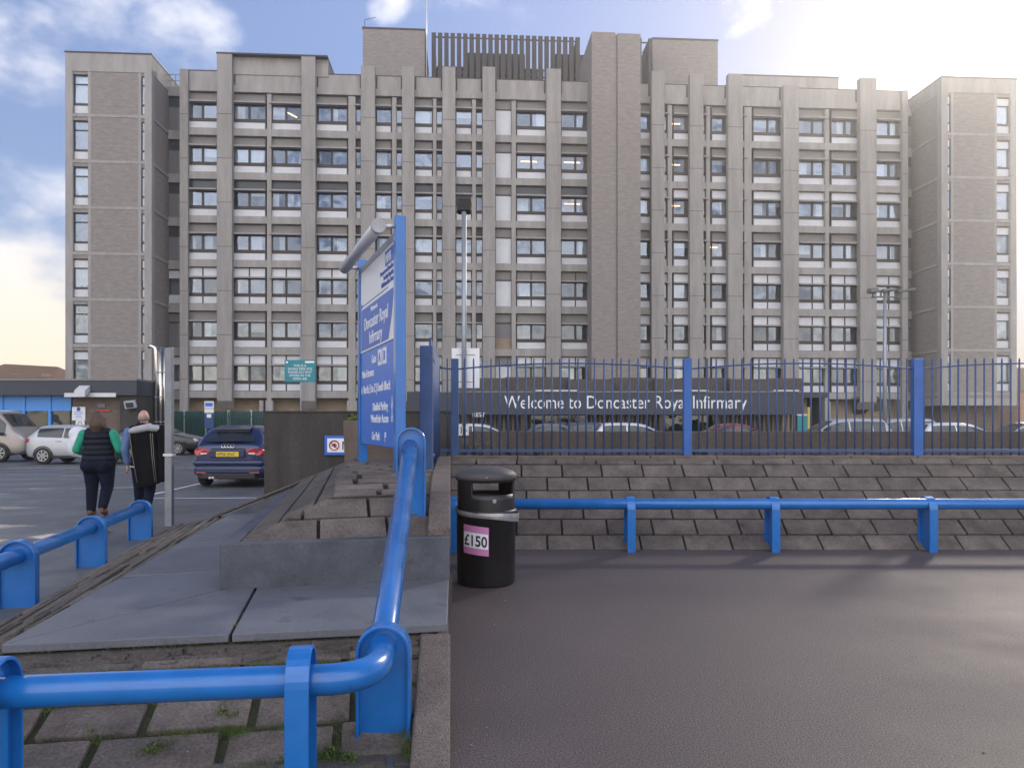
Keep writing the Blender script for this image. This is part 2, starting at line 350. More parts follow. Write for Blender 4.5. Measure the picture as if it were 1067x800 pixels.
m_blk = P('black trim', (.012, .012, .014), .5, var=.1)
m_cglass = P('car glass', (.015, .02, .024), .06, var=.05, spec=.7)
m_red = P('tail light red', (.42, .012, .018), .18, var=.05, coat=.5)
m_amber = P('orange reflector', (.45, .07, .02), .3)
m_clear = P('clear lamp', (.55, .57, .6), .15, var=.05)
m_plate = P('yellow plate', (.62, .45, .04), .45, var=.04)
m_chrome = P('chrome', (.65, .66, .7), .15, 1.0)
m_teal = P('teal sign', (.01, .20, .25), .45, var=.05)
m_green = P('dark green palisade', (.02, .07, .065), .5, var=.15)
m_fascia = P('charcoal fascia', (.038, .044, .062), .6, var=.08)
m_shingle = P('dark roof shingle', (.075, .064, .060), .9, var=.25, scale=5, fine=.3, bscale=20)
m_cladb = P('blue cladding', (.055, .25, .66), .4, var=.08)
m_roofbr = P('brown roof tiles', (.20, .12, .075), .9, var=.2, scale=5, stretch=(1, 1, 3))
m_redb = brick('warm red brick', (.42, .17, .08), (.34, .13, .06), (.4, .3, .22))
m_skin = P('skin', (.46, .27, .20), .5, var=.06, scale=20)
m_hairbr = P('brown hair', (.065, .034, .022), .55, var=.35, scale=40, stretch=(3, 3, .4), bump=.5, bscale=120)
m_hairgr = P('cropped grey hair', (.30, .23, .19), .8, var=.15, scale=60)
m_navy = P('navy quilted nylon', (.012, .014, .024), .7, var=.2, spec=.2)
m_jean = P('dark denim', (.010, .013, .026), .95, var=.35, scale=9, bump=.3, bscale=16, spec=.08)
m_blackc = P('black cloth', (.008, .008, .011), .95, var=.3, bump=1., bscale=11, spec=.08)
m_grn = P('green sleeve', (.012, .27, .17), .8, var=.15, scale=12, bump=1., bscale=16)
m_bls = P('blue shirt', (.09, .15, .32), .8, var=.15, scale=12, bump=1., bscale=16)
m_greyc = P('grey lining', (.36, .37, .40), .85, var=.15, scale=12)
m_brown = P('brown shoe', (.12, .05, .025), .6)
m_bag = P('white plastic bag', (.60, .62, .68), .4, var=.1, scale=6, bump=.8, bscale=9)
m_eye = P('eye white', (.7, .7, .68), .2)
m_leaf = P('weed green', (.075, .115, .024), .8, var=.4, scale=9)
m_leafd = P('dry weed', (.13, .10, .055), .9, var=.4, scale=9)
m_pebble = P('pale grit', (.22, .2, .18), .9)
def carpaint(name, c, rough=.28): return P(name, c, rough, .25, var=.03, coat=.6)

def damp(m, spots):
    """standing water: where it lies the asphalt is smooth and darker"""
    t = m.node_tree; b = t.nodes['Principled BSDF']; l = t.links.new
    tcn = t.nodes.new('ShaderNodeTexCoord'); n = t.nodes.new('ShaderNodeTexNoise'); n.inputs['Scale'].default_value = .9; n.inputs['Detail'].default_value = 5; n.inputs['Roughness'].default_value = .6
    mpn = t.nodes.new('ShaderNodeMapping'); mpn.inputs['Scale'].default_value = (.7, 1.4, 1); l(tcn.outputs['Object'], mpn.inputs[0]); l(mpn.outputs[0], n.inputs['Vector'])
    acc = None
    for x, y, rx, ry, w in spots:
        s_ = t.nodes.new('ShaderNodeVectorMath'); s_.operation = 'SUBTRACT'; l(tcn.outputs['Object'], s_.inputs[0]); s_.inputs[1].default_value = (x, y, 0)
        d_ = t.nodes.new('ShaderNodeVectorMath'); d_.operation = 'DIVIDE'; l(s_.outputs[0], d_.inputs[0]); d_.inputs[1].default_value = (rx, ry, 1)
        ln = t.nodes.new('ShaderNodeVectorMath'); ln.operation = 'LENGTH'; l(d_.outputs[0], ln.inputs[0])
        r = t.nodes.new('ShaderNodeMapRange'); l(ln.outputs['Value'], r.inputs['Value']); r.inputs['From Min'].default_value = 1.3; r.inputs['From Max'].default_value = .2; r.inputs['To Min'].default_value = 0; r.inputs['To Max'].default_value = w
        if acc is None: acc = r.outputs[0]
        else:
            q = t.nodes.new('ShaderNodeMath'); q.operation = 'MAXIMUM'; l(acc, q.inputs[0]); l(r.outputs[0], q.inputs[1]); acc = q.outputs[0]
    ad = t.nodes.new('ShaderNodeMath'); l(n.outputs['Fac'], ad.inputs[0]); l(acc, ad.inputs[1])
    st = t.nodes.new('ShaderNodeMapRange'); st.interpolation_type = 'SMOOTHSTEP'; l(ad.outputs[0], st.inputs['Value']); st.inputs['From Min'].default_value = .66; st.inputs['From Max'].default_value = .80
    wet = st.outputs[0]
    mr = t.nodes.new('ShaderNodeMix'); l(wet, mr.inputs['Factor']); old = b.inputs['Roughness'].links[0].from_socket; l(old, mr.inputs['A']); mr.inputs['B'].default_value = .07; l(mr.outputs['Result'], b.inputs['Roughness'])
    bp = [x for x in t.nodes if x.type == 'BUMP'][0]; iv = t.nodes.new('ShaderNodeMapRange'); l(wet, iv.inputs['Value']); iv.inputs['To Min'].default_value = .35; iv.inputs['To Max'].default_value = .02; l(iv.outputs[0], bp.inputs['Strength'])
    oc = b.inputs['Base Color'].links[0].from_socket; mc = t.nodes.new('ShaderNodeMix'); mc.data_type = 'RGBA'; l(wet, mc.inputs['Factor']); l(oc, mc.inputs['A']); mc.inputs['B'].default_value = (.03, .031, .034, 1); l(mc.outputs['Result'], b.inputs['Base Color'])
damp(m_asph, [(-7.9, 11.2, 1.5, .8, .40), (-7.0, 9.6, 1.0, .4, .34), (-5.9, 10.2, .6, .4, .42), (-9.2, 13.4, 1.6, .3, .25), (-11, 17.5, 3, .5, .25), (-15, 22, 4, .6, .28), (-13, 25, 4, .4, .25), (-9.5, 19.8, 1.6, .4, .2)])
# ------------------------------------------------------------------ ground, sky line
g = MB()
g.face([(-900, -60, -.004), (900, -60, -.004), (900, 1800, -.004), (-900, 1800, -.004)])
tag(g.build('ground', m_asph), kind='structure')

# ------------------------------------------------------------------ the hospital block (local frame: u along the facade, v away from the street)
YAW = math.atan2(4.0, 60.5); OX, OY = -26.6, 62.0; cy, sy = cos(YAW), sin(YAW)
def U(px, v=0.):
    a = (px - CX) / F
    return (a * (OY + v * cy) - OX + v * sy) / (cy - a * sy)
def dist(u, v=0.): return OY + u * sy + v * cy
def Z(px, py, v=0.): return EYE + (HY - py) / F * dist(U(px, v), v)
hosp = empty('hospital_building', (OX, OY, 0), YAW, 'huge grey brown concrete and brick hospital block filling the background', 'building')
ZB0, FL = 4.06, 3.58
ZB = [ZB0 + FL * k for k in range(7)]
VB, VW = .55, .80                                   # face of the floor bands, plane of the windows
def hb(name, mat, boxes, bevel=0):
    m = MB()
    for b in boxes: m.box(*b)
    return m.build(name, mat, hosp, bevel)
UL, UR = U(186), U(948)
TOP = 30.15
# floor bands and mullions of the main front
uT0, uT1 = U(616.5, -1.5), U(667.5, -1.5)           # the central brick stack
bands = []
for k in range(8):
    z1 = ZB[k] if k < 7 else TOP
    z0 = ZB[k - 1] + 2.99 if k else ZB0 - .55
    for a, b in ((UL, uT0), (uT1, UR)): bands.append((a, b, VB, VB + .5, z0, z1))
hb('floor_bands', m_conc2, bands)
# thin shadow-casting lip along each window head
bays = [(194.5, 226, 'D'), (241.5, 276.5, 'D'), (281, 314, 'D'), (328.5, 362, 'D'), (369.5, 376, 'N'), (390.5, 408, 'S'), (412.5, 419, 'N'), (431.5, 451, 'S'), (454.5, 461, 'N'),
        (474.5, 492, 'S'), (496, 503, 'N'), (516, 533.5, 'P'), (538, 569.5, 'D'), (584.5, 615.5, 'D'),
        (667, 679, 'S'), (692.5, 697.5, 'N'), (702, 719, 'S'), (733, 738, 'N'), (742, 759, 'S'), (774, 778, 'N'), (785.5, 816.5, 'D'), (832.5, 863, 'D'), (867, 896.5, 'D'), (913.5, 942, 'D')]
piers = [(186, 194.5), (226, 241.5), (314, 328.5), (376, 390.5), (419, 431.5), (461, 474.5), (503, 516), (569.5, 584.5), (679, 692.5), (719, 733), (759, 774), (816.5, 832.5), (896.5, 913.5), (942, 948)]
pier_top = {1: 31.348, 2: 31.348, 3: 30.75, 4: 30.75, 5: 30.85, 6: 30.95, 7: 30.95, 8: 31.0, 9: 30.9, 10: 31.0, 12: 31.0}
for i, (a, b) in enumerate(piers):
    m = MB(); u0, u1 = U(a), U(b); zt = pier_top.get(i, TOP - .01)
    v1 = VB + .05
    if i in (0, len(piers) - 1): v0 = .25
    else: v0 = 0
    m.box(u0, u1, v0, v1, 3.95, zt)
    if i not in (0, len(piers) - 1):                # bevelled foot
        m.prism([(u0, v0 + .002, 3.95), (u0, v1, 3.95), (u0, v1, 2.6), (u0, v0 + .002, 3.25)], (u1 - u0, 0, 0))
    else:
        m.box(u0, u1, v0 + .01, v1, 0, 3.95)
    p = m.build('pier', m_conc, hosp)
    for k in range(7):                               # recessed construction joints show as thin dark lines
        j = MB(); j.box(u0 + .01, u1 - .01, v0 - .006, v0 + .02, ZB[k] + .93, ZB[k] + .97); j.build('joint', m_frame, p)
mull = [(276.5, 281), (362, 369.5), (408, 412.5), (451, 454.5), (492, 496), (533.5, 538), (697.5, 702), (738, 742), (778, 785.5), (863, 867)]
for a, b in mull:
    m = MB(); m.box(U(a), U(b), VB - .03, VB + .4, 2.4, TOP - 1.75); m.build('mullion', m_conc2, hosp)
# parapet panels with notch shade strips beside the piers, and the raised blocks on the roof edge
for b_ in [(UL, U(226), VB - .02, VB + .5, TOP, TOP + .08), (U(328.5), U(376), VB - .02, VB + .5, TOP, TOP + .08), (U(390.5), uT0, VB - .02, VB + .5, TOP, TOP + .06), (uT1, UR, VB - .02, VB + .5, TOP, TOP + .06)]: hb('parapet_coping', m_frame, [b_])
for i, (a, b) in enumerate(piers):
    if i in (0, len(piers) - 1): continue
    for px in (a - 1.9, b + .3):
        hb('parapet_notch_shade', m_frame, [(U(px), U(px + 1.6), VB - .012, VB + .02, TOP - 1.05, TOP - .02)])  # flat dark strip stands in for the shade inside a notch
hb('raised_parapet', m_conc2, [(U(226), U(341), VB - .07, 5.0, TOP - .22, 31.35)])
hb('raised_parapet', m_conc2, [(U(781), U(893), 3.2, 9.0, TOP - .5, Z(781, 79, 3.2))])
hb('raised_coping', m_frame, [(U(225.3), U(341.3), -.03, 5.03, 31.35, 31.47)]); hb('raised_coping', m_frame, [(U(780.8), U(893.3), 3.17, 9.03, Z(781, 79, 3.2), Z(781, 79, 3.2) + .1)])
# rooms behind the glass: floors, back wall, ends
rooms = MB()
rooms.box(UL + .05, UR - .05, 3.4, 13, 0, TOP - .4)
for k in range(8): rooms.box(UL + .05, UR - .05, VB + .5, 3.4, (ZB[k] if k < 7 else ZB[6] + FL) - .42, (ZB[k] if k < 7 else ZB[6] + FL) - .06)
for a, b in piers[1:-1]: rooms.box(U(a) + .2, U(b) - .2, VB + .06, 3.4, 3.6, TOP - .5)
rooms.build('interior', m_room, hosp)
roof = MB(); roof.box(UL, UR, VB + .5, 14, TOP - .45, TOP - .3); roof.build('roof_slab', m_conc2, hosp)

# ---- windows
def window_proto(w, typ, style):
    """frame with panes, transom panel and spandrel panel; origin at the bottom centre of the opening, facing -v"""
    nm = {'D': 'double_window', 'S': 'single_window', 'N': 'narrow_window', 'P': 'panel_window'}[typ]
    h = w / 2; f = MB(); kids = []
    ft = .09 if typ != 'N' else .06
    # outline bars
    f.box(-h, h, 0, .12, 2.93, 3.0); f.box(-h, h, 0, .12, 2.03, 2.25); f.box(-h, h, 0, .12, .60, .88); f.box(-h, h, 0, .12, -.02, .05)
    for s in (-1, 1): f.box(s * h, s * (h - ft), -.004, .116, 0, 2.99)
    cols = [(-h + ft, h - ft)]
    if typ == 'D':
        f.box(-.09, .09, -.006, .114, .7, 2.2); cols = [(-h + ft, -.09), (.09, h - ft)]
    panes = []
    for a, b in cols:
        panes.append((a, b, .88, 2.03))
    if typ == 'D' and style == 'split':
        f.box(-.05, .05, -.003, .1, 0, .6); f.box(-.05, .05, -.003, .1, 2.2, 2.95)
    return nm, f, panes, ft
FR_CACHE = {}
random.seed(11)
lit = {(12, 5), (13, 5), (13, 4), (16, 6), (16, 5), (16, 4), (18, 3), (15, 6)}
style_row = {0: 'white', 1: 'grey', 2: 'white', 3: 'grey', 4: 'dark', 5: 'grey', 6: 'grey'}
def pane_obj(parent, x0, x1, z0, z1, mat, tilt=0.):
    p = MB(); p.face([(x0, .05, z0), (x1, .05, z0), (x1, .05 + tilt, z1), (x0, .05 + tilt, z1)])
    return p.build('pane', mat, parent)
for bi, (a, b, typ) in enumerate(bays):
    u0, u1 = U(a, VB), U(b, VB); w = u1 - u0; right = bi >= 14
    protos = {}
    for k in range(7):
        sr = style_row[k]
        if right: sr = {0: 'white', 1: 'white', 2: 'white', 3: 'grey', 4: 'bright', 5: 'grey', 6: 'grey'}[k]  # bright row: a reflection put in as white transom panels
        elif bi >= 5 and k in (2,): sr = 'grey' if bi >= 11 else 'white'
        split = 'split' if (typ == 'D' and k in (0, 2) or (right and typ == 'D' and k == 1)) else 'plain'
        if typ == 'P':
            key = ('P', w); 
            fm = MB(); h = w / 2
            fm.box(-h, h, 0, .1, 2.93, 3); fm.box(-h, h, 0, .1, 2.13, 2.25)
            for s in (-1, 1): fm.box(s * h, s * (h - .06), 0, .1, 0, 2.99)
            wo = fm.build('panel_window', m_frame, hosp); wo.location = ((u0 + u1) / 2, VW, ZB[k])
            q = MB(); q.box(-h + .06, h - .06, .03, .09, .02, 2.13)
            if k == 1:
                q = MB(); q.box(-h + .06, h - .06, .03, .09, .9, 2.13); q.build('blank_panel', m_linkp, wo); q = MB(); q.box(-h + .06, h - .06, .03, .09, .02, .9); q.build('blank_panel', m_tan, wo)
            else: q.build('blank_panel', m_white, wo)
            q = MB(); q.box(-h + .06, h - .06, .04, .09, 2.25, 2.93); q.build('transom_panel', m_greyp, wo)
            continue
        nm, f, panes, ft = window_proto(w, typ, split)
        if split not in protos: protos[split] = f.mesh(nm); protos[split].materials.append(m_frame)
        wo = bpy.data.objects.new(nm, protos[split]); COL.objects.link(wo); wo.parent = hosp; wo.location = ((u0 + u1) / 2, VW, ZB[k])
        h = w / 2
        q = MB(); q.box(-h, h, VB - .16 - VW, -.01, 2.08, 2.2); q.build('head_ledge', m_conc2, wo)
        # spandrel and transom panels
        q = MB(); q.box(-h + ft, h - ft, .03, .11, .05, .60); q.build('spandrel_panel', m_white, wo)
        q = MB()
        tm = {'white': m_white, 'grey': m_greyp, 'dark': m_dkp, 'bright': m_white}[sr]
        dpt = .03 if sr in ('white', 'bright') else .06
        q.box(-h + ft, h - ft, dpt, .11, 2.25, 2.93); 
        if typ == 'N' and sr == 'grey': tm = m_frame
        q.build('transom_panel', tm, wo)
        for pi_, (x0, x1, z0, z1) in enumerate(panes):
            pane_obj(wo, x0, x1, z0, z1, m_glass2 if random.random() < .3 else m_glass)
        # curtains and blinds standing a little way inside
        rr = random.random()
        if (bi, k) not in lit and typ != 'N':
            c = MB(); n = 0
            for (x0, x1, z0, z1) in panes:
                r2 = random.random()
                if r2 < .26:
                    wd = (x1 - x0) * random.uniform(.3, 1.0); s0 = x0 if random.random() < .5 else x1 - wd
                    row0 = [(s0 + wd * t / 14, .30 + .03 * (t % 2), z0 - .1) for t in range(15)]
                    c.grid([row0, [(x, y, z1 + .1) for x, y, z in row0]]); n += 1
                elif r2 < .33:
                    zz = random.uniform(z0 + .35, z1 - .2); c.box(x0, x1, .26, .28, zz, z1 + .05); n += 1
            if n: c.build('curtain', m_curt, wo)
        if (bi, k) in lit or random.random() < .04:
            c = MB()
            if (bi, k) in lit:
                c.box(-h * .7, h * .7, .5, .62, 2.35, 2.42); c.box(-h * .6, h * .5, 1.5, 1.62, 1.98, 2.04)
            else: c.obox((random.uniform(-.4, .4) * h, 1.5, 1.9), (.5, .9, 0), (-.9, .5, 0), (0, 0, 1), .6, .05, .03)
            c.build('ceiling_light', m_roomlamp, wo)

# ---- end towers
def tower(px0, px1, wide, narrow, vf, side_px, side):
    u0, u1 = U(px0, vf), U(px1, vf); ztop = Z((px0 + px1) / 2, 56 if side < 0 else 82, vf); vb = 6.0
    wA, wB = sorted([(U(wide[0], vf), U(wide[1], vf)), (U(narrow[0], vf), U(narrow[1], vf))])
    zp = ZB[6] + 3.25
    body = MB()
    body.box(u0 + .04, wA[0], vf + .04, vb, 2.9, zp); body.box(wA[1], wB[0], vf + .04, vb, 2.9, zp); body.box(wB[1], u1 - .04, vf + .04, vb, 2.9, zp)
    for a, b in (wA, wB):
        body.box(a, b, vf + .9, vb, 2.9, zp)
        for k in range(8):
            body.box(a, b, vf + .06, vf + .9, (ZB[k - 1] + 3.02) if k else 2.9, ZB[k] if k < 7 else zp)
    bo = body.build('tower_brickwork', m_brick, hosp)
    tr = MB()
    tr.box(u0, u1, vf, vb, zp, ztop)
    cw = .55
    tr.box(u0, u0 + cw, vf, vf + cw, 3.3, zp); tr.box(u1 - cw, u1, vf, vf + cw, 3.3, zp)
    for k in range(7): tr.box(u0 + .001, u1 - .001, vf + .012, vf + .5, ZB[k] - .28, ZB[k] - .06); 
    for k in range(7):
        x = u1 if side < 0 else u0
        tr.box(x - .03, x + .03, vf + .5, 3.2, ZB[k] - .28, ZB[k] - .06)
    tr.box(u0 + .002, u1 - .002, vf + .004, vb, 2.9, 3.5)
    for a, b in (wA, wB):
        for s, t in ((a - .22, a), (b, b + .22)): tr.box(s, t, vf + .02, vf + .3, 3.5, zp)
    tr.build('tower_frame', m_conc2, hosp)
    cp = MB(); cp.box(u0 - .05, u1 + .05, vf - .05, vb, ztop, ztop + .1); cp.build('tower_coping', m_frame, hosp)
    un = MB(); un.box(u0 + .8, u1 - .8, vf + 1.2, vb, 0, 2.9); un.build('tower_base', m_brickd, hosp)
    for (a, b) in (wA, wB):
        big = (b - a) > .9; w = b - a; h = w / 2
        for k in range(7):
            f = MB()
            f.box(-h, h, 0, .1, 2.93, 3.02); f.box(-h, h, 0, .1, 2.25, 2.34); f.box(-h, h, 0, .1, .66, .82); f.box(-h, h, 0, .1, 0, .06)
            for s in (-1, 1): f.box(s * h, s * (h - (.07 if big else .05)), -.003, .097, 0, 3.0)
            wo = f.build('tower_window', m_frame, hosp); wo.location = ((a + b) / 2, vf + (.2 if big else .09), ZB[k])
            q = MB(); q.box(-h + .07, h - .07, .04, .09, .06, .66); q.build('spandrel_panel', m_white, wo)
            low = k in (0, 2) or (side > 0)
            if low:
                q = MB(); q.box(-h + .07, h - .07, .04, .09, 2.34, 2.93); q.build('transom_panel', m_white, wo)
            else: pane_obj(wo, -h + .07, h - .07, 2.34, 2.93, m_glass)
            pane_obj(wo, -h + .07, h - .07, .82, 2.25, m_glass)
            if big and random.random() < .4:
                c = MB(); row0 = [(-h + w * t / 14, .25 + .03 * (t % 2), 1.0 if random.random() < .6 else .8) for t in range(15)]
                c.grid([row0, [(x, y, 2.9) for x, y, z in row0]]); c.build('curtain', m_curt, wo)
tower(68, 158, (75, 91.5), (147, 153.5), -1.85, 172, -1)
tower(981, 1059.5, (1039, 1054), (984.8, 991), -2.6, 958, 1)
# recessed stair links beside the towers
for px0, px1 in ((172, 188), (946.5, 960)):
    v = 1.6; a, b = U(px0, v) - .3, U(px1, v) + .3
    for k in range(8):
        m = MB(); m.box(a, b, v, v + .6, (ZB[k - 1] + 2.95) if k else 3.4, ZB[k] + .1 if k < 7 else TOP - .9); m.build('link_band', m_conc2, hosp)
    a, b = U(px0, v) + .05, U(px1, v) - .05; h = (b - a) / 2
    for k in range(7):
        f = MB()
        f.box(-h, h, 0, .1, 2.86, 2.95); f.box(-h, h, 0, .1, 2.1, 2.22); f.box(-h, h, 0, .1, .1, .16)
        for s in (-1, 1): f.box(s * h, s * (h - .06), -.003, .097, .1, 2.95)
        wo = f.build('link_window', m_frame, hosp); wo.location = ((a + b) / 2, v + .2, ZB[k])
        low = k in (0, 2) and px0 < 500
        if low:
            q = MB(); q.box(-h + .06, h - .06, .04, .09, 2.22, 2.86); q.build('transom_panel', m_white, wo)
            pane_obj(wo, -h + .06, h - .06, .85, 2.1, m_glass)
            q = MB(); q.box(-h + .06, h - .06, .04, .09, .16, .85); q.build('spandrel_panel', m_white, wo)
        else:
            q = MB(); q.box(-h + .06, h - .06, .04, .09, 2.22, 2.86); q.build('transom_panel', m_dkp if k > 2 else m_linkp, wo)
            q = MB(); q.box(-h + .06, h * .55, .04, .09, .16, 2.1); q.build('grey_panel', m_linkp, wo)
            q = MB(); q.box(h * .55, h - .06, .04, .09, .16, 2.1); q.build('light_panel', m_greyp if px0 < 500 else m_white, wo)
    m = MB(); m.box(U(px0, v) - 1, U(px1, v) + 1, v + .7, 12, 0, TOP - 1.2); m.build('link_core', m_room, hosp)
    m = MB(); zr = TOP - .9
    m.box(U(px0, v), U(px1, v), v + .05, v + .09, zr + 1.0, zr + 1.05); m.box(U(px0, v), U(px1, v), v + .05, v + .09, zr + .5, zr + .54)
    for t in range(4):
        x = U(px0, v) + (U(px1, v) - U(px0, v)) * t / 3; m.box(x - .03, x + .03, v + .05, v + .09, zr, zr + 1.05)
    m.build('roof_railing', m_greyp, hosp)

# ---- central brick stack and rooftop plant
vf = -1.5; zs = Z(640, 34, vf)
m = MB(); um = U(642.5, vf)
m.box(uT0, um - .09, vf, 4.6, 2.0, zs); m.box(um + .09, uT1, vf + .002, 4.598, 2.0, zs - .05); m.box(um - .09, um + .09, vf + .16, 4.5, 2.0, zs - .1)
ub = U(606, 5)
m.prism([(uT0 - .002, 2.2, TOP - .5), (uT0 - .002, 8.5, TOP - .5), (uT0 - .002, 8.5, zs - 2.2), (uT0 - .002, 2.2, zs - .4)], (1.2, 0, 0))
m.build('brick_stack', m_brick, hosp)
for px0, px1, py, v0, v1 in ((378, 442.5, 31, 6.0, 15.0), (680, 748, 42, 7.5, 15)):
    a, b = U(px0, v0), U(px1, v0); zt = Z((px0 + px1) / 2, py, v0); pl = MB(); pl.box(a, b, v0, v1, TOP - .4, zt); po = pl.build('plant_room', m_brick, hosp)
    pl = MB(); pl.box(a - .06, b + .06, v0 - .06, v1 + .06, zt, zt + .14); pl.build('coping', m_frame, po)
def louvre(px0, px1, py0, v0, depth, step, wfin):
    a, b = U(px0, v0), U(px1, v0); zt = Z((px0 + px1) / 2, py0, v0); l_ = MB(); n = int((b - a) / step)
    for i in range(n + 1):
        x = a + (b - a) * i / n; l_.box(x - wfin / 2, x + wfin / 2, v0, v0 + .28, TOP - .3, zt)
        l_.box(x - wfin / 2 + .2, x + wfin / 2 + .2, v0 + depth, v0 + depth + .28, TOP - .3, zt - .05)
    nd = max(2, int(depth / step))
    for x in (a, b):
        for i in range(1, nd):
            y = v0 + depth * i / nd; l_.box(x - .1, x + .1, y - wfin / 2, y + wfin / 2, TOP - .3, zt)
    for z in (TOP + .9, TOP + 2.1, TOP + 3.3, zt - .3):
        l_.box(a, b, v0 + .29, v0 + .39, z, z + .1); l_.box(a, b, v0 + depth - .12, v0 + depth - .02, z, z + .1)
    return l_.build('louvre_screen', m_louv, hosp)
louvre(452, 602, 36.5, 7.0, 6.5, .56, .40)
louvre(667, 677.5, 40, 5.0, 3, .5, .28)
for px0, px1, py, v0 in ((487, 547, 56, 9.5), (577, 612, 57, 9)):
    m = MB(); m.box(U(px0, v0), U(px1, v0), v0, v0 + 3, TOP - .4, Z((px0 + px1) / 2, py, v0)); m.build('plant_housing', m_louv, hosp)
m = MB(); x = U(444.5, 5); m.tube([(x, 5, TOP - .5), (x, 5, TOP + 13)], [.05, .025], 6); m.build('roof_mast', m_alu, hosp)
m = MB(); x = U(247, 3); m.tube([(x, 3, 31.3), (x, 3, 32.8)], .025, 6); m.build('roof_mast', m_frame, hosp)
m = MB(); x = U(380, 8); z0 = Z(380, 31, 8); m.tube([(x, 8, z0 - .1), (x, 8, z0 + .9), (x + 1, 8, z0 + 1.15)], .03, 6); m.build('roof_mast', m_frame, hosp)
m = MB(); x = U(756, 4); m.tube([(x, 4, TOP - .3), (x, 4, TOP + 1.7)], .025, 6); m.box(x - .5, x + .4, 3.98, 4.02, TOP + 1.4, TOP + 1.44); m.build('roof_mast', m_frame, hosp)
# ---- ground floor: tan brick wall set back, columns under the mullions
m = MB(); m.box(UL + .4, UR - .4, 1.6, 2.2, 0, 3.5); m.build('ground_floor_wall', m_tan, hosp)
for a, b in mull[:2] + mull[-2:] + [(270, 271)]:
    m = MB(); m.box(U(a - 1.5), U(b + 1.5), .5, 1.2, 0, 3.3); m.build('column', m_conc2, hosp)
for a, b in ((600, 612), (800, 812), (850, 862), (922, 935)):
    f = MB(); u0, u1 = U(a), U(b); f.box(u0, u1, 1.5, 1.59, 2.5, 3.1); f.build('high_window', m_dkp, hosp)
# splayed foot at the right hand pier
m = MB(); u0, u1 = U(892), U(917)
m.prism([(u0, .02, 3.5), (u1, .02, 3.5), (u1 - .6, 1.55, 2.2), (u0 + .6, 1.55, 2.2)], (0, .35, .25)); m.build('pier_foot', m_shingle, hosp)
# ------------------------------------------------------------------ entrance pavilion in front of the block
D0 = 56.5
ent = empty('entrance_pavilion', (0, D0, 0), 0, 'low charcoal entrance pavilion with white welcome lettering on its fascia, behind the blue fence', 'building')
def X(px, d): return (px - CX) / F * d
def H(py, d): return EYE + (HY - py) / F * d
zf0, zf1 = H(432, D0), H(408, D0)
m = MB(); m.box(X(424, D0), X(836, D0), 0, 4, zf0, zf1); m.build('fascia', m_fascia, ent)
m = MB(); m.box(X(436, D0), X(836, D0), -.02, 0, zf1 - .05, zf1 + .03); m.build('fascia_trim', m_greyp, ent)
for a, b in ((558, 602), (699, 738), (806, 832)):
    m = MB(); m.box(X(a, D0), X(b, D0), -.12, .1, zf1 + .02, zf1 + .12); m.build('white_capping', m_white, ent)
for a, b, py, v in ((474, 527, 393.5, 1.2), (526, 594, 391, 2.0), (592, 640, 397, 1.0), (639, 684, 392.5, 1.8), (683, 712, 395, .9), (711, 762, 393, 2), (761, 806, 396.5, 1.1), (805, 837, 394.5, 1.6)):
    m = MB(); x0, x1 = X(a, D0 + v), X(b, D0 + v)
    m.prism([(x0, v, zf1 - .4), (x1, v, zf1 - .4), (x1, v + .3, H(393.5 + (py - 393.5) * .35, D0 + v)), (x0, v + .3, H(393.5 + (py - 393.5) * .35, D0 + v))], (0, 2.2, 0)); m.build('roof_block', m_shingle, ent)
m = MB(); m.box(X(424, D0) + .3, X(836, D0) - .3, 3.2, 3.5, 0, zf0); m.build('back_wall', m_room, ent)
random.seed(5); m_slat = P('grey timber slats', (.14, .115, .10), .8, var=.2)
for a, b in ((476, 553), (612, 690), (752, 830)):
    s = MB(); x = X(a, D0)
    while x < X(b, D0):
        s.box(x, x + .12, 1.0, 1.25, 0, zf0); x += .34
    s.build('timber_screen', m_slat, ent)
for a, b in ((553, 612), (690, 752)):
    s = MB(); s.box(X(a, D0), X(b, D0), 1.3, 1.36, 0.05, zf0 - .05); dr = s.build('glass_doors', m_glassd, ent)
    s = MB()
    for t in range(5):
        x = X(a, D0) + (X(b, D0) - X(a, D0)) * t / 4; s.box(x - .05, x + .05, 1.2, 1.3, 0, zf0)
    s.build('door_frame', m_frame, dr)
for px in (438, 545, 690, 748, 834):
    s = MB(); s.box(X(px, D0) - .16, X(px, D0) + .16, .3, .6, 0, zf0); s.build('post', m_frame, ent)
o = lettering('Welcome to Doncaster Royal Infirmary', 1.36, m_inkglow, ent, (X(525.5, D0), -.03, H(425.5, D0)), (1, 0, 0), (0, 0, 1), ext=.02, squash=.955)
wd = max(v.co.x for v in o.data.vertices) - min(v.co.x for v in o.data.vertices); want = X(778, D0) - X(525.5, D0)
x0 = min(v.co.x for v in o.data.vertices)
for v in o.data.vertices: v.co.x = X(525.5, D0) + (v.co.x - x0) * want / wd
lettering('REST', .45, m_ink, ent, (X(492, D0), -.05, H(434.2, D0)), (1, 0, 0), (0, 0, 1), ext=.02)
# side porch right of the fascia
m = MB(); m.box(X(836, D0), X(866, D0), .5, 4, H(414, D0), H(408.5, D0)); m.build('porch_roof', m_fascia, ent)
m = MB(); m.box(X(857, D0), X(863, D0), .6, 3, 0, H(414, D0)); m.build('porch_wall', m_fascia, ent)
m = MB(); m.box(X(844.5, D0), X(847, D0), .55, .7, 0, H(424, D0)); m.build('yellow_post', P('yellow paint', (.5, .40, .06), .5), ent)
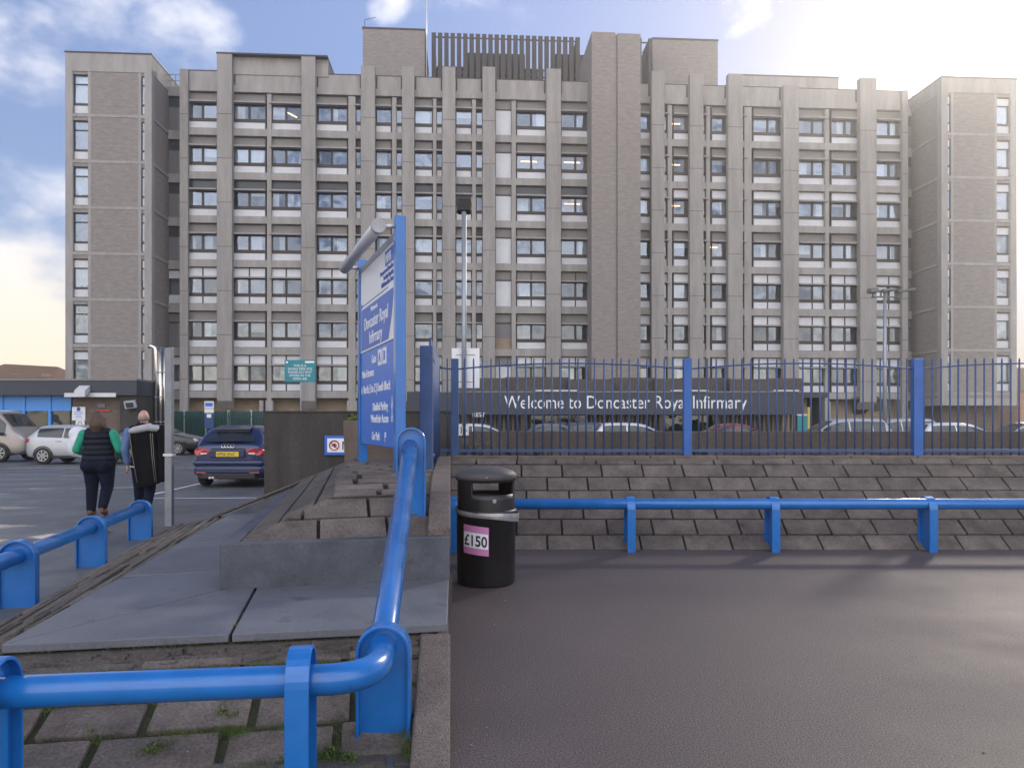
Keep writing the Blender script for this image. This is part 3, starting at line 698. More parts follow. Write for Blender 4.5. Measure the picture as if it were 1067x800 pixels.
# teal notice board / bin beside it
t = empty('notice_board', (X(836, 45), 45, 0), 0, 'small teal notice board standing at the right end of the charcoal entrance pavilion', 'notice board')
m = MB(); m.box(-.28, .28, 0, .08, .5, H(433, 45)); m.build('panel', m_teal, t, .01)
m = MB(); m.box(-.29, .29, -.02, .1, H(433, 45), H(431.5, 45)); m.build('top_rail', m_white, t)
m = MB()
for s in (-.22, .22): m.tube([(s, .12, 0), (s, .12, H(431, 45))], .03, 8)
m.build('posts', m_galv, t)

# ------------------------------------------------------------------ single storey annexe on the left
D1 = 42.0
an = empty('single_storey_annexe', (X(0, D1), D1, 0), 0, 'single storey annexe with charcoal roof fascia, bright blue panels and dark brick', 'building')
def ax(px): return X(px, D1) - X(0, D1)
zt, zb = H(397, D1), H(412, D1)
m = MB(); m.box(ax(-120), ax(147), -.5, 1.9, zb, zt); m.build('fascia', m_fascia, an)
m = MB(); m.box(ax(-120), ax(147.5), -.55, 1.95, zt, zt + .1); m.build('roof_edge', m_greyp, an)
m = MB(); m.box(ax(76), ax(130), 0, 1.8, 0, zb); m.build('brick_wall', m_brickd, an)
m = MB(); m.box(ax(128), ax(146), -.3, 1.85, 0, zb); m.build('side_wall', m_wall, an)
m = MB(); m.box(ax(-120), ax(76), .25, 1.8, 0, zb); m.build('rear_wall', m_room, an)
for a, b in ((-60, -30), (-30, 2), (2, 25), (25, 52), (52, 75)):
    m = MB(); m.box(ax(a) + .06, ax(b) - .06, .02, .1, H(427, D1), zb); m.build('blue_panel', m_cladb, an)
    m = MB(); m.box(ax(a) + .15, ax(b) - .15, .05, .07, .7, H(427.5, D1)); m.build('window', m_glassd, an)
    m = MB(); m.box(ax(a) - .07, ax(a) + .07, -.05, .16, 0, zb); m.box(ax(a) + .06, ax(b) - .06, .0, .09, 0, .7); m.box(ax(a) + .07, ax(b) - .07, -.02, .06, H(428, D1), H(426.6, D1))
    m.build('blue_frame', m_cladb, an)
m = MB(); m.box(ax(73), ax(126), -.55, -.5, zb - .1, zb + .12); m.build('fascia_light_strip', m_alu, an)
for px, py in ((95, 410.5),):
    m = MB(); m.prism([(ax(88), -.5, zb + .2), (ax(99), -.5, zb + .2), (ax(99), -1.0, zb - .1), (ax(88), -1.0, zb - .1)], (0, .0, .32)); m.build('floodlight', m_white, an)
fl = MB(); x = ax(140.5); z = H(421.5, D1); fl.obox((x, -.5, z), (1, 0, .1), (0, 1, .3), (-.1, -.3, 1), .28, .1, .2); f2 = fl.build('square_floodlight', m_alu, an)
fl = MB(); fl.obox((x + .02, -.62, z - .04), (1, 0, .1), (0, 1, .3), (-.1, -.3, 1), .2, .02, .13); fl.build('lens', m_fascia, f2)
nb = empty('wall_notice', (X(82.5, D1) , D1 - .06, H(431, D1)), 0, 'larger white notice with a blue crest on the dark brick beside the blue panels', 'notice')
m = MB(); m.box(-.36, .36, 0, .05, -.36, .37); m.build('panel', m_signwhite, nb, .01)
m = MB(); m.lathe_y([(.11, -.008), (.11, 0)], 20, (0, 0, .25)); m.build('crest', m_inkb, nb)
m = MB()
for i, w in enumerate((.22, .26, .16, .2)): m.box(-w, w, -.006, 0, .08 - i * .1, .11 - i * .1)
m.build('text_lines', m_signlight, nb)
nb = empty('small_wall_notice', (X(84, D1), D1 - .06, H(441.5, D1)), 0, 'smaller white notice with a grey ring, directly below the crested notice on the dark brick', 'notice')
m = MB(); m.box(-.24, .24, 0, .05, -.18, .18); m.build('panel', m_signwhite, nb, .01)
m = MB()
m.grid([[(r * cos(2 * pi * k / 20), y, r * sin(2 * pi * k / 20)) for k in range(20)] for r, y in ((.12, -.006), (.12, 0), (.08, 0), (.08, -.006), (.12, -.006))], True, True); m.build('ring', m_greyp, nb)
nb = empty('red_wall_sign', (X(108, D1), D1 - .05, H(427.5, D1)), 0, 'narrow red strip sign on the dark brick wall behind the woman', 'sign')
m = MB(); m.box(-.36, .36, 0, .04, -.07, .03); m.build('red_strip', P('red sign', (.4, .04, .04), .5), nb)
m = MB(); m.box(-.3, .1, 0, .04, .16, .36); m.build('blue_plate', m_linkp, nb)
# polished flues rising behind the annexe
D2 = 43
for i, (px, top, lab) in enumerate(((158.2, 360, 'polished steel flue with its top bent over to the left, beside the annexe'), (163, 361, 'straight polished steel flue, the middle of the three at the annexe end'), (167.8, 363, 'straight polished steel flue nearest the bare grey post, at the annexe end'))):
    t = empty('flue', (X(px, D2), D2 + .5, 0), 0, lab, 'flue', 'polished flues at the annexe end')
    h = H(top, D2); m = MB()
    if i == 0: m.tube([(0, 0, 0), (0, 0, h - .25), (-.06, 0, h - .08), (-.25, 0, h + .02), (-.42, 0, h)], .125, 14)
    else: m.tube([(0, 0, 0), (0, 0, h)], .125, 14)
    m.build('pipe', m_steel, t)
    m = MB()
    for z in (1.5, 2.9, 4.3): m.lathe([(.13, z), (.135, z + .02), (.13, z + .06)], 14)
    m.build('bands', m_galv, t)
# palisade fence
D3 = 48
pf = empty('palisade_fence', (X(188, D3), D3, 0), 0, 'dark green palisade fence along the foot of the hospital block behind the blue hatchback', 'fence')
m = MB(); w = X(276, D3) - X(160, D3); x = X(160, D3) - X(188, D3); zz = H(428, D3); x1 = x + w
s2 = MB()
for z in (.5, zz - .4): s2.box(x, x1, .04, .09, z, z + .07)
s2.build('rails', m_green, pf)
px_ = x; k = 0
while px_ < x1:
    m.prism([(px_, 0, .05), (px_ + .075, 0, .05), (px_ + .075, 0, zz - .08), (px_ + .0375, 0, zz), (px_, 0, zz - .08)], (0, .02, 0)); px_ += .15
m.build('pales', m_green, pf)
for t in range(5):
    q = MB(); xx = x + w * (t + .35) / 5; q.box(xx - .06, xx + .06, .06, .18, 0, zz + .05); q.build('post', m_alu, pf)
q = MB(); q.box(x, x1, .5, .6, 0, 2.2); q.build('screen_panels', P('dark green sheet', (.025, .055, .06), .6), pf)
# parking sign on a blue post
t = empty('parking_sign', (X(218, 45), 45, 0), 0, 'white and blue sign on a blue post in front of the green palisade fence', 'sign')
m = MB(); m.box(-.27, .27, -.03, 0, H(425.2, 45), H(418, 45)); m.box(-.27, .27, -.03, 0, H(430, 45), H(425.8, 45)); m.build('white_panels', m_signwhite, t)
m = MB(); m.box(-.22, .22, -.034, -.03, H(423.5, 45), H(419.5, 45)); m.build('picture', m_signlight, t)
m = MB(); m.box(-.27, .27, -.03, 0, H(446, 45), H(430.6, 45)); m.build('blue_panel', m_blued, t)
m = MB(); m.box(-.13, .13, -.036, -.031, H(435, 45), H(431.3, 45)); m.build('white_mark', m_ink, t)
m = MB(); m.tube([(0, .05, 0), (0, .05, H(418, 45))], .05, 8); m.build('post', m_blue, t)
# low white lamp box seen above the tall wall
# teal sign on a pole
D4 = 30
t = empty('teal_sign', (X(313.5, D4), D4, 0), 0, 'teal rectangular sign with white writing on a tall thin pole behind the dark wall', 'sign')
xl, xr = X(297, D4) - X(313.5, D4), X(329, D4) - X(313.5, D4); z0, z1 = H(398, D4), H(375, D4)
m = MB(); m.box(xl, xr, -.06, -.03, z0, z1); m.build('panel', m_teal, t, .008)
m = MB(); m.tube([(0, 0, 0), (0, 0, H(350, D4))], .035, 10); m.build('pole', m_galv, t)
for i, s in enumerate(('THIS IS A', 'SMOKE FREE SITE', 'PLEASE DO NOT', 'SMOKE IN THE', 'OPEN AIR')):
    lettering(s, .125, m_ink, t, ((xl + xr) / 2, -.065, H(381 + i * 3.4 + 1.2, D4)), (1, 0, 0), (0, 0, 1), align='CENTER', ext=.001)
m = MB(); m.box(xr - .4, xr - .04, -.064, -.06, z1 - .12, z1 - .05); m.box(xl + .05, xl + .13, -.064, -.06, z1 - .13, z1 - .06); m.build('white_marks', m_ink, t)
# bare post by the car park
D5 = 11.1
t = empty('bare_post', (X(176.5, D5), D5, 0), 0, 'bare grey galvanised square post at the end of the left blue rail, beside the man', 'post')
m = MB(); m.box(-.052, .052, -.045, .045, 0, H(362.5, D5)); m.build('shaft', m_postg, t, .008)
m = MB(); m.box(-.068, .068, -.056, .056, H(475, D5), H(472.5, D5)); m.build('band', m_alu, t)
# floodlight column behind the bin
D6 = 11.5
t = empty('floodlight_column', (X(483.5, D6), D6, .98), 0, 'thin pale column with one black floodlight on top and a white board, behind the bin', 'lamp post')
zz = H(221, D6) - .98
m = MB(); m.tube([(0, 0, 0), (0, 0, zz)], .036, 12); m.build('column', m_galv, t)
m = MB(); m.tube([(0, 0, 0), (0, 0, .28)], .055, 12); m.build('rusty_base', m_wall2, t)
m = MB(); m.tube([(0, 0, zz - .02), (0, 0, zz + .1)], .02, 8); m.build('bracket', m_blk, t)
fl = MB(); c = H(213, D6) - .98
fl.prism([(-.10, -.02, c - .10), (.10, -.02, c - .10), (.12, -.02, c + .02), (.11, -.02, c + .12), (-.11, -.02, c + .12), (-.12, -.02, c + .02)], (0, .13, -.03)); f2 = fl.build('floodlight', m_blk, t, .015)
fl = MB()
for k in range(5): fl.box(-.085, .085, -.035, -.02, c - .08 + k * .035, c - .07 + k * .035)
fl.build('cooling_fins', m_blk, f2)
x0, x1 = X(470.5, D6) - X(483.5, D6), X(499.5, D6) - X(483.5, D6)
m = MB(); m.box(x0, x1, .045, .055, H(404, D6) - .98, H(362.5, D6) - .98); bd = m.build('board', m_signwhite, t)
m = MB(); m.box(x0 + .06, x1 - .07, .040, .045, H(369.8, D6) - .98, H(369.2, D6) - .98); m.box(x0 + .1, x1 - .08, .040, .045, H(398, D6) - .98, H(397.4, D6) - .98); m.build('board_lines', m_greyp, bd)
m = MB(); m.box(x0 + .1, x1 - .16, -.03, .03, H(453.5, D6) - .98, H(443, D6) - .98); lb = m.build('low_plate', m_signwhite, t)
m = MB(); m.box(x0 + .14, x0 + .155, -.034, -.03, H(452, D6) - .98, H(444, D6) - .98); m.box(x0 + .17, x1 - .18, -.034, -.03, H(449, D6) - .98, H(448, D6) - .98); m.build('plate_lines', m_fascia, lb)
# lamp column with three heads, right
D7 = 34
m_lampgrey = P('weathered lamp grey', (.13, .125, .125), .6)
t = empty('lamp_column', (X(922, D7), D7, 0), 0, 'grey lamp column with three heads on a cross arm, in front of the right wing', 'lamp post')
m = MB(); m.tube([(0, 0, 0), (0, 0, H(303, D7))], [.10, .07], 12); m.build('column', m_galv, t)
m = MB(); za = H(309.5, D7); m.tube([(X(908, D7) - X(922, D7), 0, za), (0, 0, za), (X(938, D7) - X(922, D7), 0, za)], .035, 8); m.build('cross_arm', m_lampgrey, t)
def lamp(px, py, tilt, w, hgt):
    l_ = MB(); x = X(px, D7) - X(922, D7); l_.obox((x, 0, H(py, D7)), (cos(tilt), 0, sin(tilt)), (0, 1, 0), (-sin(tilt), 0, cos(tilt)), w, .2, hgt); l_.tube([(x - (.3 if w > .25 else 0), 0, za), (x - (.3 if w > .25 else 0), 0, H(py, D7))], .04, 8)
    return l_.build('lamp_head', m_lampgrey, t, .03)
lamp(909.5, 303, 0, .18, .10); lamp(925, 302.5, R(6), .3, .06); lamp(943, 302.8, R(8), .4, .05)
# far houses
t = empty('pitched_roof_house', (X(10, 75), 75, 0), 0, 'house with a brown tiled hipped roof showing above the annexe at far left', 'house')
zr, ze = H(378.5, 75), H(398, 75); x0, x1 = X(-60, 75) - X(10, 75), X(47, 75) - X(10, 75)
m = MB(); m.box(x0 + .3, x1 - .3, .3, 9, 0, ze); m.build('wall', m_tan, t)
m = MB(); xr_ = X(31, 75) - X(10, 75); m.v = [(x0, 0, ze), (x1 + .6, 0, ze), (x1 + .6, 9.4, ze), (x0, 9.4, ze), (x0 + 3, 4.7, zr + .3), (xr_, 4.7, zr)]; m.f = [(0, 1, 5, 4), (1, 2, 5), (2, 3, 4, 5), (3, 0, 4), (0, 3, 2, 1)]; m.sm = [False] * 5; rf = m.build('roof', m_roofbr, t)
for px in (1.5, 37.5):
    m = MB(); x = X(px, 75) - X(10, 75); m.box(x - .5, x + .5, 2.2 if px < 9 else 1.6, 3.6, ze, H(388 if px < 9 else 388, 75)); m.build('dormer', m_tan, rf)
t = empty('red_brick_house', (X(1068, 80), 80, 0), 0, 'warm red brick house end just right of the right brick tower, cut by the frame', 'house')
x0 = X(1060.5, 80) - X(1068, 80)
m = MB(); m.box(x0, x0 + 12, 0, 9, 0, H(407, 80)); m.build('wall', m_redb, t)
m = MB(); m.prism([(x0 - .3, -.3, H(407, 80)), (x0 - .3, 9.3, H(407, 80)), (x0 - .3, 4.5, H(380, 80))], (13, 0, 0)); rf = m.build('roof', m_roofbr, t)
m = MB(); m.box(x0 + .2, x0 + 1.3, 3.2, 4.4, H(398, 80), H(368, 80)); m.build('chimney', m_redb, rf)

# thin bright air between the camera and the block: the low sun lights it up towards the right
m = MB(); m.box(-160, 160, -30, 140, -1, 60)
hz = tag(m.build('haze', None), kind='stuff'); hm_ = bpy.data.materials.new('thin haze'); hm_.use_nodes = True
t_ = hm_.node_tree; t_.nodes.remove(t_.nodes['Principled BSDF']); pv_ = t_.nodes.new('ShaderNodeVolumePrincipled')
pv_.inputs['Color'].default_value = (.96, .95, .93, 1); pv_.inputs['Density'].default_value = .0016; pv_.inputs['Anisotropy'].default_value = .74
t_.links.new(pv_.outputs[0], t_.nodes['Material Output'].inputs['Volume']); hz.data.materials.append(hm_)
# ------------------------------------------------------------------ paved path, car park marks
m = MB(); m.face([(-.05 - .0794 * 0 - .0, .4, 0), (14, .4, 0), (14, 9.06, 0), (-.0794 * 9.06 - .05, 9.06, 0)])
tag(m.build('tarmac_path', m_tarm), kind='structure')
m = MB()
def strip(x0, y0, x1, y1, w):
    d = Vector((x1 - x0, y1 - y0, 0)).normalized() * w / 2; n = Vector((-d.y, d.x, 0))
    m.face([(x0 + n.x, y0 + n.y, .001), (x0 - n.x, y0 - n.y, .001), (x1 - n.x, y1 - n.y, .001), (x1 + n.x, y1 + n.y, .001)])
strip(-7.5, 15.2, -4.3, 15.3, .10); strip(-7.45, 15.32, -7.75, 20.2, .10); strip(-10.0, 17.4, -8.6, 17.75, .10); strip(-14, 14.4, -10.6, 16.2, .10)
strip(-16.5, 25.2, -8, 25.6, .1); strip(-12.6, 25.6, -13.4, 30, .1); strip(-4.5, 15.4, -4.7, 20.2, .1)
tag(m.build('parking_lines', m_line), kind='structure')
random.seed(3)
# ------------------------------------------------------------------ pavers laid in a sloping plane
def clip(poly, a, b):
    """keep the part of a 2D polygon left of the line a->b"""
    out = []
    def side(p): return (b[0] - a[0]) * (p[1] - a[1]) - (b[1] - a[1]) * (p[0] - a[0])
    for i, p in enumerate(poly):
        q = poly[(i + 1) % len(poly)]; sp, sq = side(p), side(q)
        if sp >= 0: out.append(p)
        if sp * sq < 0:
            t = sp / (sp - sq); out.append((p[0] + (q[0] - p[0]) * t, p[1] + (q[1] - p[1]) * t))
    return out
def area(p): return abs(sum(p[i][0] * p[(i + 1) % len(p)][1] - p[(i + 1) % len(p)][0] * p[i][1] for i in range(len(p)))) / 2
def pavers(corners, rowh, length, gap=.022, thick=.07, jit=.006, lj=0., skew=0., rj=0., tilt=0.):
    """corners: foot-left, foot-right, top-right, top-left (3D). Returns (paver mesh, bed mesh)."""
    p0, p1, p2, p3 = [Vector(p) for p in corners]
    ex = (p1 - p0).normalized(); ey = (p3 - p0) - ex * (p3 - p0).dot(ex); ey.normalize(); nz_ = ex.cross(ey)
    c2 = [((p - p0).dot(ex), (p - p0).dot(ey)) for p in (p0, p1, p2, p3)]
    smin = min(c[0] for c in c2); smax = max(c[0] for c in c2); tmax = max(c[1] for c in c2)
    d2 = (p2 - p0).dot(nz_); k2 = d2 / max(1e-6, c2[2][0] * c2[2][1])
    mb = MB(); t = 0; r = 0
    while t < tmax - .02:
        h = rowh * random.uniform(1 - rj, 1 + rj); s = smin - random.uniform(0, length)
        while s < smax:
            l_ = length * random.uniform(1 - lj, 1 + lj)
            q = [(s + gap / 2, t + gap / 2), (s + l_ - gap / 2, t + gap / 2), (s + l_ - gap / 2 + skew * h, t + h - gap / 2), (s + gap / 2 + skew * h, t + h - gap / 2)]
            for i in range(4): q = clip(q, c2[i], c2[(i + 1) % 4]) if q else q
            if len(q) >= 3 and area(q) > .004:
                dz = random.uniform(-jit, jit); a_ = random.uniform(-jit, jit) * .8 / l_; b_ = (random.uniform(-jit, jit) - tilt) / h; cs = sum(x for x, _ in q) / len(q); ct = sum(y for _, y in q) / len(q)
                top = [p0 + ex * x + ey * y + nz_ * (k2 * x * y + dz + a_ * (x - cs) + b_ * (y - ct)) for x, y in q]
                mb.prism([v - nz_ * thick for v in top], nz_ * thick)
            s += l_
        t += h; r += 1
    bed = MB(); bed.grid([[p0.lerp(p1, a / 8).lerp(p3.lerp(p2, a / 8), b / 8) - nz_ * .026 for a in range(9)] for b in range(9)])
    return mb, bed
random.seed(21)
def radial(d, off=0.): return -.0794 * d - off          # the right hand wall runs straight away from the photographer
# bank in front of the fence
c = [(radial(9.02) + .0, 9.02, 0), (9.5, 9.02, 0), (9.5, 10.42, 1.01), (radial(10.42), 10.42, 1.01)]
pv, bd = pavers(c, .268, .54, gap=.024, jit=.004, lj=.03, rj=.03)
bank = tag(pv.build('paved_bank', m_pav, bevel=.008), kind='structure')
bd.build('joint_bed', m_mort, bank)
m = MB(); x = radial(10.5)
while x < 9.5:
    m.box(x + .006, min(x + .9, 9.5), 10.42, 10.62, .7, 1.045 + random.uniform(-.004, .004)); x += .906
kb = tag(m.build('bank_kerb', m_aggr, bevel=.008), kind='structure')
m = MB(); rows = []
for i in range(8):
    rows.append([(-2.2 + 11.7 * k / 60, 10.6 + 1.45 * i / 7, 1.0 + .035 * sin(k * 1.7 + i) * sin(k * .6 + 2 * i) + random.uniform(-.015, .015)) for k in range(61)])
m.grid(rows); tag(m.build('planting_soil', m_soil), kind='structure')
# front bank below the slabs
A, B = Vector((-2.69, 4.03, .275)), Vector((-.36, 4.46, .275)); nf = Vector((.1815, -.9834, 0)); ef = Vector((.9834, .1815, 0))
def fr(s, drop): return A + ef * s + nf * (drop / .286) - Vector((0, 0, drop))
pt, pf_ = fr(0, -.01), fr(0, .275)
sT = 2.22; sB = 2.20
c = [fr(-1.1, .275), fr(sB + .0, .275), fr(sT, .035), fr(-.02, .035)]
pv, bd = pavers(c, .262, .52, gap=.042, jit=.010, lj=.10, rj=.06)
b9 = MB(); b9.face([fr(-1.0, .05) - Vector((0, 0, .012)), fr(sT, .05) - Vector((0, 0, .012)), fr(sT, -.02) - Vector((0, 0, .02)), fr(-.1, -.02) - Vector((0, 0, .02))])  # rough mortar strip; its dark tone also gives the shadow gap under the slabs
for _ in range(60):
    s_ = random.uniform(-.3, 2.2); p_ = fr(s_, random.uniform(.0, .045)); r_ = random.uniform(.012, .05); b9.obox(p_ - Vector((0, 0, .012)), ef + Vector((0, 0, random.uniform(-.2, .2))), nf, (0, 0, 1), r_ * 1.6, r_ * .5, r_ * .3)
b9_ = b9; fb = tag(pv.build('front_paved_bank', m_pav, bevel=.010), kind='structure'); bd.build('joint_bed', m_moss, fb); b9.build('broken_mortar', m_pavd, fb)
c = [fr(-1.6, .275) + nf * .9, fr(sB + .06, .275) + nf * .9, fr(sB, .272), fr(-1.1, .272)]
for p in c: p.z = .006
pv, bd = pavers(c, .262, .52, gap=.034, jit=.005, lj=.04)
fb2 = tag(pv.build('front_paving', m_pavd, bevel=.010), kind='structure')
# left edging bank of long weathered courses
def sl_x(d): return -2.69 - .156 * (d - 4.03)
def ft_x(d): return -3.96 - .214 * (d - 6.25)
c = [(ft_x(10.9), 10.9, .0), (ft_x(3.4), 3.4, .0), (sl_x(3.95) - .0, 3.95, .30), (sl_x(10.0), 10.0, .30)]
pv, bd = pavers([Vector(p) for p in c], .125, 1.15, gap=.024, jit=.016, lj=.5, rj=.3)
lb_ = tag(pv.build('edging_bank', m_old, bevel=.012), kind='structure'); bd.build('joint_bed', m_mort, lb_)

# ------------------------------------------------------------------ slate slabs
def bl_x(d): return -2.05 - .182 * (d - 5.38)
polys = [[(-2.70, 4.03), (-1.56, 4.24), (-1.83, 5.50), (-2.0, 5.47)],
         [(-1.56, 4.24), (-.365, 4.46), (-.47, 5.85), (-1.83, 5.50)],
         [(-2.70, 4.03), (-2.0, 5.47), (bl_x(6.08) + .1, 6.10), (-2.97, 5.85)],
         [(-2.97, 5.85), (bl_x(6.08) + .1, 6.10), (bl_x(8) + .1, 8.0), (-3.31, 7.93)],
         [(-3.31, 7.93), (bl_x(8) + .1, 8.0), (bl_x(10) + .1, 10.02), (-3.63, 9.9)]]
for i, p in enumerate(polys):
    cx_ = sum(q[0] for q in p) / 4; cy_ = sum(q[1] for q in p) / 4; m = MB(); g_ = .016
    q = []
    for x, y in p:
        l_ = math.hypot(x - cx_, y - cy_); q.append((x - (x - cx_) / l_ * g_, y - (y - cy_) / l_ * g_))
    m.prism([(x, y, .282) for x, y in q], (0, 0, .048))
    if i == 0: path = tag(m.build('slab_path', m_slab, bevel=.006), kind='structure')
    else: m.build('slab', m_slab, path, bevel=.006)
m = MB(); m.prism([(-2.62, 4.10, -.05), (-.44, 4.50, -.05), (-.49, 6.3, -.05), (-2.4, 9.95, -.05), (-3.60, 9.9, -.05)], (0, 0, .328)); m.build('slab_bed', m_mort, path)

# ------------------------------------------------------------------ raised planter with its hipped paving
pl_ = empty('raised_planter', (-1.3, 5.6, .3), 0, 'raised dark slate planter topped with mossy pavers, in front of the blue sign', 'planter')
def PL(b, name, mat, **k):
    o = b.build(name, mat, pl_, **k); o.data.transform(Matrix.Translation((1.3, -5.6, -.3))); return o
FLk, FRk = Vector((-2.05, 5.38, .325)), Vector((-.463, 5.735, .325)); BLk = Vector((-2.91, 10.1, .325))
m = MB()
e = (FRk - FLk).normalized(); n_ = Vector((-e.y, e.x, 0))
m.prism([FLk, FRk, FRk + n_ * .11, FLk + n_ * .11], (0, 0, .322))
k1 = PL(m, 'front_kerb', m_kerb, bevel=.006)
m = MB(); e2 = (BLk - FLk).normalized(); n2 = Vector((e2.y, -e2.x, 0))
m.prism([FLk + n_ * .113, FLk + n_ * .113 + n2 * .11, BLk + n2 * .11, BLk], (0, 0, .32)); PL(m, 'side_kerb', m_kerb, bevel=.006)
a0, b0 = FLk + n_ * .115 + e * .1, FRk + n_ * .115; a0.z = b0.z = .635
FLr, FRr, BRr, BLr = Vector((-1.46, 6.2, .90)), Vector((-.675, 6.37, .905)), Vector((-.97, 9.7, 1.03)), Vector((-2.05, 9.7, 1.03))
MLr, MRr = Vector((-1.66, 7.25, 1.025)), Vector((-.77, 7.45, 1.025))
b0.x = -.64
pv, bd = pavers([a0, b0, FRr, FLr], .285, .52, gap=.026, jit=.003, lj=.05)
PL(pv, 'front_pavers', m_pav, bevel=.009); PL(bd, 'joint_bed', m_mort)
for q_ in ([FLr + Vector((.01, .012, .002)), FRr + Vector((0, .012, .002)), MRr, MLr], [MLr + Vector((.01, .012, .002)), MRr + Vector((0, .012, .002)), BRr, BLr]):
    pv, bd = pavers(q_, .262, .46, gap=.044, jit=.0012, lj=.05)
    PL(pv, 'top_pavers', m_pav, bevel=.009); PL(bd, 'joint_bed', m_mort)
a1 = FLk + n_ * .12 + n2 * .11; b1 = BLk + n2 * .11; a1.z = .638; b1.z = .72
pv, bd = pavers([b1, a1, FLr, BLr], .262, .52, gap=.026, jit=.003, lj=.05)
PL(pv, 'side_pavers', m_pavd, bevel=.009); PL(bd, 'joint_bed', m_mort)
m = MB(); m.prism([(-1.99, 5.6, .1), (-.5, 5.9, .1), (-.9, 10.4, .1), (-2.7, 10.1, .1)], (0, 0, .42)); PL(m, 'core', m_mort)
# raking kerb that closes the back
t = empty('raking_kerb', (-2.9, 9.95, 0), 0, 'dark sloping kerb rising from the far end of the slab path towards the blue sign', 'kerb')
m = MB(); m.prism([(-.85, 0, 0), (.86, 0, 0), (.86, 0, 1.0), (-.74, 0, .32)], (0, .22, 0)); m.build('face', m_kerb, t, .006)
m = MB(); m.prism([(-.95, -.03, .27), (.86, -.03, 1.003), (.86, -.03, 1.032), (-.97, -.03, .298)], (0, .30, 0)); m.build('capping', m_old, t, .01)
# coping stones beside the tarmac
ck = empty('coping_kerb', (-.4, 4.4, 0), 0, 'line of pebbly coping stones rising beside the tarmac path towards the blue fence', 'kerb')
def CK(b, name, mat, **k):
    o = b.build(name, mat, ck, **k); o.data.transform(Matrix.Translation((.4, -4.4, 0))); return o
def prof(d):
    pts = [(2.2, .02), (3.25, .03), (4.42, .285), (4.45, .26), (5.75, .26), (5.83, .69), (6.25, .93), (7.4, 1.035), (10.45, 1.035)]
    for (d0, z0), (d1, z1) in zip(pts, pts[1:]):
        if d0 <= d <= d1: return z0 + (z1 - z0) * (d - d0) / (d1 - d0)
    return pts[-1][1]
for d0, d1 in ((2.2, 3.1), (3.108, 4.42), (5.835, 6.25), (6.258, 7.3), (7.308, 8.6), (8.608, 9.9), (9.908, 10.44)):
    z0, z1 = prof(d0 + .001), prof(d1 - .001); m = MB()
    o_ = .004
    m.prism([(radial(d0, .175), d0, z0 - .14), (radial(d0, o_), d0, z0 - .14), (radial(d0, o_), d0, z0 + .004), (radial(d0, .175), d0, z0 + .004)], (0, 0, .001))
    m = MB()
    m.v = [(radial(d0, .175), d0, z0 - .16), (radial(d0, o_), d0, z0 - .16), (radial(d0, o_), d0, z0 + .006), (radial(d0, .175), d0, z0 + .006), (radial(d1, .175), d1, z1 - .16), (radial(d1, o_), d1, z1 - .16), (radial(d1, o_), d1, z1 + .006), (radial(d1, .175), d1, z1 + .006)]
    m.f = [(0, 1, 2, 3), (7, 6, 5, 4), (0, 4, 5, 1), (1, 5, 6, 2), (2, 6, 7, 3), (3, 7, 4, 0)]; m.sm = [False] * 6
    CK(m, 'coping_stone', m_aggr, bevel=.012)
m = MB(); ds = [2.2, 3.25, 4.42, 4.45, 5.75, 5.83, 6.25, 8.5, 10.45]
poly = [(radial(d, .02), d, prof(d) - .03) for d in ds]
m.prism([(radial(10.45, .02), 10.45, -.1)] + list(reversed(poly)) + [(radial(2.2, .02), 2.2, -.1)], (-.12, 0, 0)); CK(m, 'retaining_wall', m_aggr)

# ------------------------------------------------------------------ blue pipe rails
def arch(w, h, r_in, n=14):
    """inverted U outline, from the left foot over the top to the right foot"""
    pts = [(-w, -.25)]
    for k in range(n + 1):
        a = pi - pi * k / n; pts.append((w * cos(a), h - w + w * sin(a)))
    return pts + [(w, -.25)]
POST = {}
def rail_post(parent, loc, rz, h, w=.135, T=.095):
    key = (round(h, 3), w, T)
    if key not in POST:
        o, i = arch(w, h, 0), arch(w - .016, h - .016, 0)
        i[0] = (-(w - .016), -.25); i[-1] = (w - .016, -.25)
        m = MB(); rows = []
        for (x, z), (x2, z2) in zip(o, i): rows.append([(x, -T / 2, z), (x, T / 2, z), (x2, T / 2, z2), (x2, -T / 2, z2)])
        m.grid(rows, False, True, True); a = m.mesh('post'); a.materials.append(m_blue)
        m = MB(); m.prism([(x, -.012, z) for x, z in i], (0, .024, 0)); b = m.mesh('web_plate'); b.materials.append(m_blue)
        POST[key] = (a, b)
    a, b = POST[key]
    p = bpy.data.objects.new('post', a); COL.objects.link(p); p.parent = parent; p.location = loc; p.rotation_euler = (0, 0, rz)
    bv = p.modifiers.new('bevel', 'BEVEL'); bv.width = .004; bv.segments = 2; bv.limit_method = 'ANGLE'
    q = bpy.data.objects.new('web_plate', b); COL.objects.link(q); q.parent = p
    return p
def fillet(p, q, r, n=8):
    """points round a corner at q of the polyline p0-q-p2"""
    a, b, c_ = [Vector(v) for v in p]; u = (a - b).normalized(); v = (c_ - b).normalized(); out = []
    for k in range(n + 1):
        t = k / n; out.append((1 - t) ** 2 * (b + u * r) + 2 * t * (1 - t) * b + t * t * (b + v * r))
    return out
PR = .064
